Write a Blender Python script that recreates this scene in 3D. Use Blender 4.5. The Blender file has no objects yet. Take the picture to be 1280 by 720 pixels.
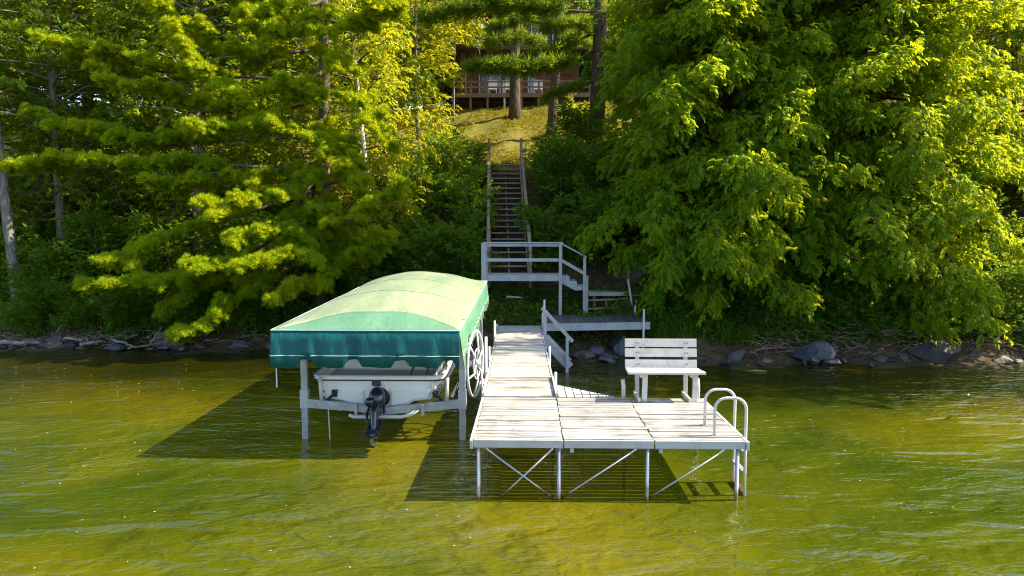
import bpy, math, random
import numpy as np
from mathutils import Vector, Matrix, Euler

random.seed(7)
RG = np.random.default_rng(7)
sc = bpy.context.scene
COL = sc.collection
R = math.radians

# ------------------------------------------------------------------ camera
CAM = Vector((0, 0, 3.55)); FPX = 870.0
PITCH = math.atan(70 / FPX); YAW = math.atan(20 / FPX)
cam_d = bpy.data.cameras.new('camera'); cam = bpy.data.objects.new('camera', cam_d)
COL.objects.link(cam); cam.location = CAM
cam.rotation_euler = (math.pi / 2 - PITCH, 0, YAW)
cam_d.sensor_width = 36; cam_d.lens = FPX / 1280 * 36
cam_d.clip_start = .05; cam_d.clip_end = 1000
sc.camera = cam
CR = Euler((math.pi / 2 - PITCH, 0, YAW)).to_matrix()
def P(px, py, Y):
    """the point at real depth Y seen in the photograph at (px, py)"""
    d = CR @ Vector(((px - 640) / FPX, -(py - 360) / FPX, -1))
    return CAM + d * (Y / d.y)
def X(px, Y): return P(px, 290, Y).x

# ------------------------------------------------------------------ helpers
def nrm(v): return v / np.maximum(np.linalg.norm(v, axis=-1, keepdims=True), 1e-9)

class MB:
    def __init__(s): s.v = []; s.f = []
    def add(s, vs, fs):
        o = len(s.v); s.v += [tuple(v) for v in vs]; s.f += [tuple(i + o for i in f) for f in fs]
        return s
    def box(s, c, size, rot=None):
        x, y, z = [k / 2 for k in size]
        vs = [Vector(p) for p in ((-x,-y,-z),(x,-y,-z),(x,y,-z),(-x,y,-z),(-x,-y,z),(x,-y,z),(x,y,z),(-x,y,z))]
        if rot is not None: vs = [rot @ v for v in vs]
        c = Vector(c)
        return s.add([v + c for v in vs], [(3,2,1,0),(4,5,6,7),(0,1,5,4),(1,2,6,5),(2,3,7,6),(3,0,4,7)])
    def bar(s, a, b, w, h):
        """box beam from a to b, w across, h tall"""
        a, b = Vector(a), Vector(b); d = (b - a); L = d.length; d.normalize()
        up = Vector((0, 0, 1)) if abs(d.z) < .95 else Vector((0, 1, 0))
        y = up.cross(d).normalized(); z = d.cross(y)
        return s.box((a + b) / 2, (L, w, h), Matrix((d, y, z)).transposed())
    def tube(s, pts, rad, n=8, cap=True):
        pts = [Vector(p) for p in pts]
        if not hasattr(rad, '__len__'): rad = [rad] * len(pts)
        rings = []; ref = None
        for i, p in enumerate(pts):
            t = (pts[min(i + 1, len(pts) - 1)] - pts[max(i - 1, 0)]).normalized()
            if ref is None:
                ref = Vector((0, 0, 1)) if abs(t.z) < .9 else Vector((1, 0, 0))
            u = (ref - t * ref.dot(t)).normalized(); ref = u; w = t.cross(u)
            rings.append([p + (u * math.cos(2*math.pi*k/n) + w * math.sin(2*math.pi*k/n)) * rad[i] for k in range(n)])
        vs = [v for r in rings for v in r]; fs = []
        for i in range(len(pts) - 1):
            for k in range(n):
                a = i * n + k; b = i * n + (k + 1) % n
                fs.append((a, b, b + n, a + n))
        if cap:
            fs.append(tuple(reversed(range(n)))); fs.append(tuple(range((len(pts)-1)*n, len(pts)*n)))
        return s.add(vs, fs)
    def prism(s, poly, f):
        """poly: 2-D outline, f(u, v, k) -> point, k = 0 / 1 the two ends"""
        n = len(poly); vs = [f(u, v, k) for k in (0, 1) for u, v in poly]
        return s.add(vs, [tuple(range(n - 1, -1, -1)), tuple(range(n, 2*n))] + [(i, (i+1) % n, n + (i+1) % n, n + i) for i in range(n)])
    def loft(s, rings, closed=True, cap=False):
        n = len(rings[0]); vs = [v for r in rings for v in r]; fs = []
        for i in range(len(rings) - 1):
            for k in range(n if closed else n - 1):
                a = i*n + k; b = i*n + (k+1) % n
                fs.append((a, b, b + n, a + n))
        if cap: fs += [tuple(range(n-1, -1, -1)), tuple(range((len(rings)-1)*n, len(rings)*n))]
        return s.add(vs, fs)
    def build(s, name, mat, parent=None, smooth=False, bevel=0, thick=0):
        off = Vector(parent_loc(parent)) if parent else Vector((0, 0, 0))
        me = bpy.data.meshes.new(name)
        me.from_pydata([Vector(v) - off for v in s.v], [], s.f); me.update()
        o = bpy.data.objects.new(name, me); COL.objects.link(o)
        me.materials.append(mat)
        if smooth:
            me.polygons.foreach_set('use_smooth', [True] * len(me.polygons))
        if parent: o.parent = parent
        if thick:
            m = o.modifiers.new('t', 'SOLIDIFY'); m.thickness = thick; m.offset = 0
        if bevel:
            m = o.modifiers.new('b', 'BEVEL'); m.width = bevel; m.segments = 2; m.limit_method = 'ANGLE'
        return o
def parent_loc(p):
    l = Vector(p.location)
    while p.parent: p = p.parent; l += p.location
    return l
def tag(o, label=None, cat=None, group=None, kind=None):
    if label: o['label'] = label
    if cat: o['category'] = cat
    if group: o['group'] = group
    if kind: o['kind'] = kind
    return o
def thing(name, label, cat, loc=(0, 0, 0), group=None):
    o = bpy.data.objects.new(name, None); COL.objects.link(o); o.location = loc; o.empty_display_size = .2
    return tag(o, label, cat, group)
def copy_tree(o, parent=None):
    c = o.copy(); COL.objects.link(c); c.parent = parent
    for ch in list(o.children): copy_tree(ch, c)
    return c
def np_mesh(name, V, F, mat, parent=None, smooth=False):
    off = np.array(parent_loc(parent)) if parent else 0
    V = np.ascontiguousarray(V - off, dtype=np.float32); F = np.ascontiguousarray(F, dtype=np.int32)
    me = bpy.data.meshes.new(name); k = F.shape[1]
    me.vertices.add(len(V)); me.vertices.foreach_set('co', V.ravel())
    me.loops.add(F.size); me.loops.foreach_set('vertex_index', F.ravel())
    me.polygons.add(len(F)); me.polygons.foreach_set('loop_start', np.arange(0, F.size, k, dtype=np.int32))
    if smooth: me.polygons.foreach_set('use_smooth', np.ones(len(F), dtype=bool))
    me.update(calc_edges=True); me.materials.append(mat)
    o = bpy.data.objects.new(name, me); COL.objects.link(o)
    if parent: o.parent = parent
    return o

# ------------------------------------------------------------------ materials
class NT:
    def __init__(s, name):
        s.m = bpy.data.materials.new(name); s.m.use_nodes = True; s.t = s.m.node_tree; s.t.nodes.clear()
        s.out = s.t.nodes.new('ShaderNodeOutputMaterial')
    def n(s, typ, **kw):
        nd = s.t.nodes.new(typ)
        for k, v in kw.items():
            if k.startswith('_'): setattr(nd, k[1:], v)
            else:
                key = k.replace('__', ' ')
                sock = nd.inputs[key] if not key.isdigit() else nd.inputs[int(key)]
                if hasattr(v, 'is_output'): s.t.links.new(v, sock)
                else: sock.default_value = v
        return nd
    def link(s, a, b): s.t.links.new(a, b)
    def ramp(s, fac, stops):
        r = s.n('ShaderNodeValToRGB'); s.link(fac, r.inputs[0]); e = r.color_ramp.elements
        while len(e) < len(stops): e.new(.5)
        for el, (p, c) in zip(e, stops):
            el.position = p; el.color = (*c, 1) if len(c) == 3 else c
        return r.outputs[0]
    def mix(s, fac, a, b, mode='MIX'):
        nd = s.t.nodes.new('ShaderNodeMix'); nd.data_type = 'RGBA'; nd.blend_type = mode
        for sock, v in ((nd.inputs[0], fac), (nd.inputs[6], a), (nd.inputs[7], b)):
            if hasattr(v, 'is_output'): s.link(v, sock)
            else: sock.default_value = (*v, 1) if isinstance(v, tuple) and len(v) == 3 else v
        return nd.outputs[2]
    def coords(s, scale=(1, 1, 1), kind='Object'):
        c = s.n('ShaderNodeTexCoord'); m = s.n('ShaderNodeMapping', Vector=c.outputs[kind], Scale=scale)
        return m.outputs[0]
    def noise(s, vec, scale, detail=4, rough=.55, dist=0):
        return s.n('ShaderNodeTexNoise', Vector=vec, Scale=scale, Detail=detail, Roughness=rough, Distortion=dist).outputs[0]
    def bump(s, h, strength=.3, dist=.02):
        return s.n('ShaderNodeBump', Height=h, Strength=strength, Distance=dist).outputs[0]
    def principled(s, **kw):
        return s.n('ShaderNodeBsdfPrincipled', **kw)
    def done(s, shader): s.link(shader, s.out.inputs[0]); return s.m

def plain(name, col, rough=.5, metal=0, var=.15, scale=6, spec=.5, bump=0, coat=0):
    t = NT(name); co = t.coords(); nz = t.noise(co, scale)
    dark = tuple(c * (1 - var) for c in col); lite = tuple(min(1, c * (1 + var)) for c in col)
    c = t.ramp(nz, [(.3, dark), (.7, lite)])
    kw = dict(Roughness=rough, Metallic=metal)
    p = t.principled(**kw); t.link(c, p.inputs['Base Color']); p.inputs['Specular IOR Level'].default_value = spec
    p.inputs['Coat Weight'].default_value = coat
    if bump: t.link(t.bump(t.noise(co, scale * 5), bump, .01), p.inputs['Normal'])
    return t.done(p.outputs[0])

def wood(name, c1, c2, worn, wear=.5, along=0, rough=.75):
    """planks: c1..c2 per board, worn streaks along the grain"""
    t = NT(name); sc3 = [22, 22, 22]; sc3[along] = 1.6
    co = t.coords(tuple(sc3)); geo = t.n('ShaderNodeNewGeometry'); ri = geo.outputs['Random Per Island']
    rnd = t.n('ShaderNodeVectorMath', _operation='SCALE'); t.link(ri, rnd.inputs['Scale']); rnd.inputs[0].default_value = (37, 51, 23)
    ad = t.n('ShaderNodeVectorMath', _operation='ADD'); t.link(co, ad.inputs[0]); t.link(rnd.outputs[0], ad.inputs[1])
    base = t.mix(ri, c1, c2)
    g = t.noise(ad.outputs[0], 1.0, 6, .65)
    w = t.n('ShaderNodeMapRange', Value=g); w.inputs[1].default_value = wear; w.inputs[2].default_value = wear + .16
    big = t.noise(t.coords(), 1.3, 3); b2 = t.n('ShaderNodeMapRange', Value=big); b2.inputs[1].default_value = .35; b2.inputs[2].default_value = .62
    mul = t.n('ShaderNodeMath', _operation='MULTIPLY'); t.link(w.outputs[0], mul.inputs[0]); t.link(b2.outputs[0], mul.inputs[1])
    gr = t.n('ShaderNodeMapRange', Value=t.noise(t.coords(), 2.6, 6, .7, .8)); gr.inputs[1].default_value = .46; gr.inputs[2].default_value = .78; gr.inputs[4].default_value = .75
    col = t.mix(mul.outputs[0], base, worn); col = t.mix(gr.outputs[0], col, worn)
    p = t.principled(Roughness=rough); t.link(col, p.inputs['Base Color']); p.inputs['Specular IOR Level'].default_value = .25
    t.link(t.bump(g, .35, .004), p.inputs['Normal'])
    return t.done(p.outputs[0])

def leaf(name, c1, c2, c3, trans, tw=.4, rough=.5):
    """per-leaf colour from c1 to c2, drifting to c3 in patches; trans is the light that comes through"""
    t = NT(name); geo = t.n('ShaderNodeNewGeometry'); ri = geo.outputs['Random Per Island']
    c = t.mix(ri, c1, c2)
    nz = t.noise(t.coords(), .9, 3); f = t.n('ShaderNodeMapRange', Value=nz); f.inputs[1].default_value = .42; f.inputs[2].default_value = .68
    c = t.mix(f.outputs[0], c, c3)
    p = t.principled(Roughness=rough); t.link(c, p.inputs['Base Color']); p.inputs['Specular IOR Level'].default_value = .12
    tr = t.n('ShaderNodeBsdfTranslucent'); t.link(t.mix(.35, trans, c), tr.inputs[0])
    mx = t.n('ShaderNodeMixShader'); mx.inputs[0].default_value = tw
    t.link(p.outputs[0], mx.inputs[1]); t.link(tr.outputs[0], mx.inputs[2])
    return t.done(mx.outputs[0])

def bark(name, c1, c2, sz=(9, 9, 1.6), strength=.7):
    t = NT(name); co = t.coords(sz); nz = t.noise(co, 1.5, 6, .65)
    p = t.principled(Roughness=.9); t.link(t.ramp(nz, [(.32, c1), (.66, c2)]), p.inputs['Base Color'])
    p.inputs['Specular IOR Level'].default_value = .15
    t.link(t.bump(nz, strength, .03), p.inputs['Normal'])
    return t.done(p.outputs[0])

M = {}
M['deck'] = wood('white_deck_paint', (.37, .355, .335), (.52, .50, .475), (.13, .105, .085), .46, 0)
M['deck_y'] = wood('white_deck_paint_cross', (.47, .45, .42), (.60, .575, .54), (.17, .14, .115), .52, 1)
M['walk'] = wood('weathered_planks', (.40, .38, .36), (.56, .54, .50), (.24, .21, .19), .50, 0)
M['fascia'] = wood('painted_fascia', (.46, .46, .47), (.54, .54, .55), (.30, .28, .26), .6, 0)
M['bench'] = wood('bench_paint', (.55, .535, .505), (.62, .605, .575), (.26, .22, .18), .56, 0)
M['pt'] = wood('grey_painted_timber', (.36, .38, .41), (.46, .48, .51), (.24, .235, .23), .56, 0)
M['ptz'] = wood('grey_painted_timber_upright', (.36, .38, .41), (.46, .48, .51), (.24, .235, .23), .56, 2)
M['oldwood'] = wood('old_brown_timber', (.27, .20, .14), (.38, .29, .21), (.14, .105, .075), .5, 0, .85)
M['oldwood_y'] = wood('old_brown_timber_cross', (.27, .20, .145), (.38, .30, .215), (.15, .11, .08), .5, 1, .85)
M['ramp'] = wood('dark_grey_planks', (.11, .105, .095), (.17, .16, .145), (.07, .065, .06), .5, 1, .85)
M['alu'] = plain('galvanised_metal', (.34, .37, .43), .42, .6, .18, 9)
def post_metal():
    t = NT('aluminium_post'); nz = t.noise(t.coords(), 7); geo = t.n('ShaderNodeNewGeometry'); sep = t.n('ShaderNodeSeparateXYZ', Vector=geo.outputs['Position'])
    c = t.ramp(nz, [(.3, (.36, .39, .44)), (.7, (.47, .50, .55))])
    ad = t.n('ShaderNodeMath', _operation='MULTIPLY_ADD'); t.link(nz, ad.inputs[0]); ad.inputs[1].default_value = .35; t.link(sep.outputs[2], ad.inputs[2])
    f = t.n('ShaderNodeMapRange', Value=ad.outputs[0]); f.inputs[1].default_value = .28; f.inputs[2].default_value = .14
    c = t.mix(f.outputs[0], c, (.16, .085, .03))
    p = t.principled(Roughness=.45, Metallic=.45); t.link(c, p.inputs['Base Color'])
    return t.done(p.outputs[0])
M['alud'] = post_metal()
M['wpipe'] = plain('white_painted_pipe', (.62, .615, .60), .35, 0, .06, 9)
M['gel'] = plain('white_gelcoat', (.90, .90, .91), .18, 0, .04, 3, .5, 0, .4)
M['gelgrey'] = plain('grey_liner', (.36, .38, .41), .5, 0, .12, 5)
M['navy'] = plain('navy_stripe', (.015, .02, .05), .3)
M['black'] = plain('black_motor_paint', (.012, .017, .035), .22, 0, .3, 6, .5, 0, .5)
M['rubber'] = plain('black_rubber', (.015, .015, .016), .6)
M['tan'] = plain('tan_wood', (.22, .12, .07), .5)
M['rope'] = plain('pale_rope', (.55, .5, .42), .8)
M['carpet'] = plain('dark_bunk_carpet', (.03, .035, .045), .95)
M['bark_pine'] = bark('pine_bark', (.035, .026, .02), (.17, .125, .09))
M['bark_grey'] = bark('grey_bark', (.10, .09, .085), (.34, .31, .28), (7, 7, 2.2), .5)
M['bark_limb'] = bark('brown_limb_bark', (.05, .04, .032), (.20, .165, .135), (7, 7, 2.2), .5)
M['bark_cedar'] = bark('cedar_bark', (.06, .04, .028), (.20, .14, .10), (16, 16, 1.2))
M['drift'] = bark('driftwood', (.15, .135, .12), (.38, .34, .30), (3, 3, 3), .4)
M['twig'] = bark('dead_twig', (.10, .07, .05), (.33, .26, .20), (5, 5, 5), .3)

def birch():
    t = NT('birch_bark'); nz = t.noise(t.coords((2.5, 2.5, 14)), 1.2, 5, .6)
    p = t.principled(Roughness=.75); t.link(t.ramp(nz, [(.36, (.05, .045, .04)), (.46, (.62, .59, .53)), (.8, (.74, .71, .66))]), p.inputs['Base Color'])
    return t.done(p.outputs[0])
M['birch'] = birch()

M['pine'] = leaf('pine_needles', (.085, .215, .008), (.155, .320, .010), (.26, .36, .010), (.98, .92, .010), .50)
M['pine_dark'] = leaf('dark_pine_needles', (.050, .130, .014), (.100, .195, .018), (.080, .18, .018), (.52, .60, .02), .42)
M['cedar'] = leaf('cedar_leaves', (.058, .175, .009), (.118, .270, .012), (.17, .285, .011), (.90, .90, .012), .50)
M['broad'] = leaf('broad_leaves', (.060, .155, .010), (.130, .245, .014), (.10, .20, .012), (.75, .75, .02), .48)
M['yellow'] = leaf('yellow_green_leaves', (.150, .235, .010), (.240, .290, .012), (.20, .28, .012), (.92, .80, .02), .5)
M['shrub'] = leaf('shrub_leaves', (.045, .135, .012), (.105, .215, .018), (.065, .175, .016), (.50, .62, .03), .42)
M['grass'] = leaf('shore_grass_blades', (.07, .17, .015), (.12, .24, .02), (.09, .19, .02), (.45, .56, .03), .40)
M['orange'] = leaf('turning_leaves', (.16, .17, .015), (.30, .19, .015), (.14, .18, .015), (.85, .60, .03), .5)

def canopy_mat(name, c1, c2, spec):
    t = NT(name); co = t.coords()
    nz = t.noise(t.coords((1.2, .35, 1.2)), 1.6, 5, .6); c = t.ramp(nz, [(.3, c1), (.72, c2)])
    p = t.principled(Roughness=.42); t.link(c, p.inputs['Base Color']); p.inputs['Specular IOR Level'].default_value = spec
    p.inputs['Sheen Weight'].default_value = .1; p.inputs['Sheen Roughness'].default_value = .4
    wr = t.noise(t.coords((1.8, .9, .6)), 2.0, 6, .62, 1.6)
    t.link(t.bump(wr, .32, .10), p.inputs['Normal'])
    return t.done(p.outputs[0])
M['can_top'] = canopy_mat('sunlit_green_vinyl', (.19, .28, .16), (.37, .40, .245), .35)  # paler green: sunlight on the top panel put into the colour
M['can_front'] = canopy_mat('green_vinyl', (.085, .235, .14), (.14, .30, .185), .4)
M['can_val'] = canopy_mat('shaded_teal_vinyl', (.002, .070, .078), (.006, .115, .108), .25)  # darker teal: shade on the valance put into the colour
M['can_trim'] = plain('pale_trim_tape', (.45, .62, .55), .6)

def rock_mat(name, c1, c2):
    t = NT(name); co = t.coords(); nz = t.noise(co, 3.2, 8, .65, .4)
    p = t.principled(Roughness=.42); t.link(t.ramp(nz, [(.3, c1), (.5, tuple((a+b)/2 for a, b in zip(c1, c2))), (.72, c2)]), p.inputs['Base Color'])
    t.link(t.bump(t.noise(co, 9, 6, .7), .8, .04), p.inputs['Normal'])
    return t.done(p.outputs[0])
M['rock'] = rock_mat('grey_boulder', (.016, .017, .020), (.085, .085, .092))
M['rockblue'] = rock_mat('blue_grey_boulder', (.016, .020, .027), (.075, .088, .112))
M['rockwarm'] = rock_mat('brown_stone', (.028, .021, .015), (.12, .092, .066))

def ground_mat():
    t = NT('ground'); co = t.coords(); geo = t.n('ShaderNodeNewGeometry')
    sep = t.n('ShaderNodeSeparateXYZ', Vector=geo.outputs['Position'])
    n1 = t.noise(t.coords((.8, 1, 1)), .17, 3, .5, .4); n2 = t.noise(co, 5, 6, .65); n3 = t.noise(co, 1.6, 5, .6, .6)
    bed = t.ramp(n1, [(.38, (.14, .18, .012)), (.50, (.40, .35, .022)), (.64, (.78, .60, .035))])
    bed = t.mix(t.ramp(t.noise(co, .8, 2, .5), [(.45, (0, 0, 0)), (.75, (.35, .35, .35))]), bed, (.16, .20, .02))
    fd = t.n('ShaderNodeMapRange', Value=sep.outputs[2]); fd.inputs[1].default_value = -1.0; fd.inputs[2].default_value = -1.9
    bed = t.mix(fd.outputs[0], bed, (.17, .23, .018))
    soil = t.ramp(n2, [(.3, (.045, .032, .02)), (.7, (.13, .095, .06))])
    lawn = t.ramp(n2, [(.28, (.075, .085, .012)), (.5, (.16, .155, .022)), (.75, (.25, .20, .045))])
    dirt = t.ramp(n3, [(.52, (0, 0, 0)), (.64, (.8, .8, .8))])
    lawn = t.mix(dirt, lawn, (.26, .165, .075))
    fz = t.n('ShaderNodeMapRange', Value=sep.outputs[2]); fz.inputs[1].default_value = -.14; fz.inputs[2].default_value = .0
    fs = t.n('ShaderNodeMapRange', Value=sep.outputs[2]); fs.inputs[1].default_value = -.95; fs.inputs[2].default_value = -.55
    bed = t.mix(fs.outputs[0], bed, (.045, .055, .015))  # bed darkened towards the shore: tree shadow painted into its colour
    c = t.mix(fz.outputs[0], bed, soil)
    add = t.n('ShaderNodeMath', _operation='ADD'); t.link(sep.outputs[2], add.inputs[0])
    sm = t.n('ShaderNodeMath', _operation='MULTIPLY'); t.link(n3, sm.inputs[0]); sm.inputs[1].default_value = 1.2; t.link(sm.outputs[0], add.inputs[1])
    fl = t.n('ShaderNodeMapRange', Value=add.outputs[0]); fl.inputs[1].default_value = 6.4; fl.inputs[2].default_value = 7.0
    c = t.mix(fl.outputs[0], c, lawn)
    p = t.principled(Roughness=.95); t.link(c, p.inputs['Base Color']); p.inputs['Specular IOR Level'].default_value = .1
    t.link(t.bump(n2, .7, .06), p.inputs['Normal'])
    return t.done(p.outputs[0])
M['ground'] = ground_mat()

def water_mat():
    t = NT('lake_water')
    co = t.coords((1, 2.1, 1)); co2 = t.coords((1.0, 1.7, 1))
    a = t.noise(co, .5, 2, .5, .9); b0 = t.noise(co2, 1.75, 2, .5, 1.0); c0 = t.noise(co, 5.0, 2, .5, .8)
    calm = t.n('ShaderNodeMapRange', Value=t.noise(t.coords((.6, 1, 1)), .22, 2, .5, .5)); calm.inputs[1].default_value = .38; calm.inputs[2].default_value = .62; calm.inputs[3].default_value = .45
    def damp(v):
        q = t.n('ShaderNodeMath', _operation='MULTIPLY'); t.link(v, q.inputs[0]); t.link(calm.outputs[0], q.inputs[1]); return q.outputs[0]
    b, c = damp(b0), damp(c0)
    s1 = t.n('ShaderNodeMath', _operation='MULTIPLY_ADD'); t.link(b, s1.inputs[0]); s1.inputs[1].default_value = .50; 
    m0 = t.n('ShaderNodeMath', _operation='MULTIPLY'); t.link(a, m0.inputs[0]); m0.inputs[1].default_value = 1.1; t.link(m0.outputs[0], s1.inputs[2])
    s2 = t.n('ShaderNodeMath', _operation='MULTIPLY_ADD'); t.link(c, s2.inputs[0]); s2.inputs[1].default_value = .22; t.link(s1.outputs[0], s2.inputs[2])
    nrm_ = t.bump(s2.outputs[0], 1.0, .16)
    fr = t.n('ShaderNodeFresnel', IOR=1.42)
    tr = t.n('ShaderNodeBsdfTransparent'); tr.inputs[0].default_value = (.88, .92, .26, 1)
    gl = t.n('ShaderNodeBsdfGlossy', Roughness=.035); gl.inputs[0].default_value = (.92, .97, .88, 1); t.link(nrm_, gl.inputs['Normal'])
    di = t.n('ShaderNodeBsdfDiffuse'); di.inputs[0].default_value = (.125, .148, .006, 1)
    body = t.n('ShaderNodeMixShader'); geo = t.n('ShaderNodeNewGeometry'); sp_ = t.n('ShaderNodeSeparateXYZ', Vector=geo.outputs['Position'])
    # scatter cut towards the bank, painting tree shade onto the near-shore water
    shore_shade = t.n('ShaderNodeMapRange', Value=sp_.outputs[1]); shore_shade.inputs[1].default_value = 12.5; shore_shade.inputs[2].default_value = 17.5; shore_shade.inputs[3].default_value = .46; shore_shade.inputs[4].default_value = .10
    t.link(shore_shade.outputs[0], body.inputs[0])
    pt_ = t.noise(t.coords((.8, 1, 1)), .17, 3, .5, .4); t.link(t.ramp(pt_, [(.38, (.060, .100, .006)), (.50, (.150, .165, .006)), (.62, (.27, .235, .006))]), di.inputs[0])
    body.inputs[0].default_value = .46; t.link(t.bump(s2.outputs[0], 1.0, .24), di.inputs['Normal'])
    t.link(tr.outputs[0], body.inputs[1]); t.link(di.outputs[0], body.inputs[2])
    mx = t.n('ShaderNodeMixShader'); t.link(fr.outputs[0], mx.inputs[0])
    t.link(body.outputs[0], mx.inputs[1]); t.link(gl.outputs[0], mx.inputs[2])
    return t.done(mx.outputs[0])
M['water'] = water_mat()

# ------------------------------------------------------------------ light
SUN_AZ, SUN_EL = R(3), R(43)       # azimuth from +X towards +Y
sd = Vector((math.cos(SUN_AZ) * math.cos(SUN_EL), math.sin(SUN_AZ) * math.cos(SUN_EL), math.sin(SUN_EL)))
ld = bpy.data.lights.new('sun', 'SUN'); lo = bpy.data.objects.new('sun', ld); COL.objects.link(lo)
ld.energy = 5.0; ld.angle = R(.5); ld.color = (1, .89, .66)
lo.rotation_euler = sd.to_track_quat('Z', 'Y').to_euler(); lo.location = (20, 0, 30)
w = bpy.data.worlds.new('World'); sc.world = w; w.use_nodes = True
wt = w.node_tree; wt.nodes.clear()
sk = wt.nodes.new('ShaderNodeTexSky'); sk.sky_type = 'NISHITA'; sk.sun_disc = False
sk.sun_elevation = SUN_EL; sk.sun_rotation = math.atan2(sd.x, sd.y)
bg = wt.nodes.new('ShaderNodeBackground'); bg.inputs[1].default_value = .15
wo = wt.nodes.new('ShaderNodeOutputWorld'); wt.links.new(sk.outputs[0], bg.inputs[0]); wt.links.new(bg.outputs[0], wo.inputs[0])
vs = sc.view_settings; vs.view_transform = 'Standard'; vs.look = 'None'; vs.exposure = 1.22; vs.gamma = 1; vs.use_curve_mapping = False
sc.cycles.filter_width = 1.1; sc.cycles.max_bounces = 10; sc.cycles.transparent_max_bounces = 12; sc.cycles.diffuse_bounces = 6
sc.cycles.transmission_bounces = 4; sc.cycles.caustics_reflective = False; sc.cycles.caustics_refractive = False

# ------------------------------------------------------------------ terrain and lake
SX = [-120, -22, -8, -4, 0, 1.5, 4, 8, 14, 16, 19, 26, 120]
SY = [26, 22.2, 21.6, 21.4, 20.7, 20.0, 19.7, 19.6, 19.3, 17.6, 14.0, 11, 4]  # right end bends in out of view to carry the added shade tree
DX = [-200, -30, -12, -6, -2, 0, .7, 3, 10.3, 25, 33, 60, 200]
DZ = [-3.2, -2.6, -1.5, -.9, -.35, 0, .5, 1.55, 6.25, 11.7, 12.1, 17, 36]
def wob(x, y):
    return (.10*np.sin(1.3*x + .7*y) + .08*np.sin(2.1*x - 1.7*y + 1) + .05*np.sin(4.3*x + 3.1*y + 2) + .04*np.sin(6.7*y - 5.1*x))
def H(x, y):
    x = np.asarray(x, float); y = np.asarray(y, float)
    d = y - np.interp(x, SX, SY) - .22*np.sin(.9*x) - .14*np.sin(2.3*x + 1)
    z = np.interp(d, DX, DZ)
    return z + wob(x, y) * np.clip(np.abs(d) / 1.5, 0, 1) * np.where(d > 9, .6, 1.)
xs = np.concatenate([np.arange(-150, -24, 6), np.arange(-24, 24, .3), np.arange(24, 151, 6)])
ys = np.concatenate([np.arange(-120, 2, 4), np.arange(2, 34, .3), np.arange(34, 60, 1.), np.arange(60, 200, 8)])
gx, gy = np.meshgrid(xs, ys); gz = H(gx, gy)
V = np.stack([gx, gy, gz], -1).reshape(-1, 3); nx = len(xs); ny = len(ys)
ii, jj = np.meshgrid(np.arange(nx - 1), np.arange(ny - 1)); a = (jj * nx + ii).ravel()
F = np.stack([a, a + 1, a + nx + 1, a + nx], -1)
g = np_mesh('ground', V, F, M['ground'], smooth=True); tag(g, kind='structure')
m = MB(); m.add([(-150, -120, -.09), (150, -120, -.09), (150, 28, -.09), (-150, 28, -.09)], [(0, 1, 2, 3)])
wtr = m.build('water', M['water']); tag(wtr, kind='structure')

# ------------------------------------------------------------------ swim platform
DZT = .75                                           # deck top
X0, X1, YF, YB = -.74, 2.93, 9.2, 11.64
MW = (X1 - X0) / 3
dk = thing('swim_platform', 'white plank swim platform on thin metal legs in the water', 'dock', ((X0 + X1)/2, 10.4, 0))
def boards_x(m, x0, x1, y0, y1, pitch, zt, t=.035, gap=.017, jit=.005):
    n = max(1, round((y1 - y0) / pitch)); p = (y1 - y0) / n
    for k in range(n):
        yc = y0 + (k + .5) * p
        m.box(((x0 + x1)/2 + random.uniform(-jit, jit)*2, yc, zt - t/2 + random.uniform(-jit, jit)), (x1 - x0, p - gap, t),
              Euler((random.uniform(-.01, .01), random.uniform(-.001, .001), random.uniform(-.0015, .0015))).to_matrix())
for k in range(3):
    m = MB(); xa, xb = X0 + k*MW + .008, X0 + (k+1)*MW - .008
    if k == 1:
        boards_x(m, xa, xb, YF + .05, 10.40, .135, DZT); boards_x(m, xa, xb, 10.42, YB, .135, DZT)
    else: boards_x(m, xa, xb, YF + .05, YB, .135, DZT)
    m.build('deck_panel', M['deck'], dk)
    m = MB(); m.box(((xa + xb)/2, YF + .022, DZT - .055), (MW - .02, .04, .108)); m.build('edge_board', M['fascia'], dk, bevel=.005)
    m = MB(); m.box(((xa + xb)/2, YB + .02, DZT - .075), (MW - .02, .035, .11)); m.build('edge_board', M['fascia'], dk)
    for y in (9.8, 10.5, 11.1):
        m = MB(); m.box(((xa + xb)/2, y, DZT - .085), (MW - .05, .05, .09)); m.build('joist', M['fascia'], dk)
for x in (X0 - .0215, X1 + .0215):
    m = MB(); m.box((x, (YF + YB)/2, DZT - .062), (.04, YB - YF + .03, .115)); m.build('side_board', M['fascia'], dk)
m = MB()                                             # triangular corner filler beside the walkway
for k in range(8):
    x = .53 + k*.138; yl = 12.68 - (x - .47)*.95
    if yl - 11.68 < .05: break
    m.prism([(x, 11.675), (x + .122, 11.675), (x + .122, yl - .12), (x, yl)], lambda u, v, q: (u, v, DZT - .035*(1 - q)))
m.build('corner_panel', M['deck_y'], dk)
for x in (-.67, .43, 1.63, 2.84):
    for y in (YF + .085, YB - .09):
        gzz = float(H(x, y))
        m = MB(); m.tube([(x, y, gzz - .1), (x, y, DZT - .04)], .026, 10); m.build('leg', M['alud'], dk, True)
for (xa, za, xb, zb) in ((-.57, .62, .62, -.30), (.34, .62, -.5, -.22), (1.47, .62, .2, -.28), (2.66, .62, 1.35, -.30)):
    m = MB(); m.tube([(xa, YF + .05, za), (xb, YF + .12, zb)], .013, 8); m.build('brace', M['alud'], dk, True)
for x in (.60, 1.80):
    m = MB(); m.box((x, YF + .06, DZT - .15), (.045, .05, .06)); m.build('bracket', M['alud'], dk)
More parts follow.
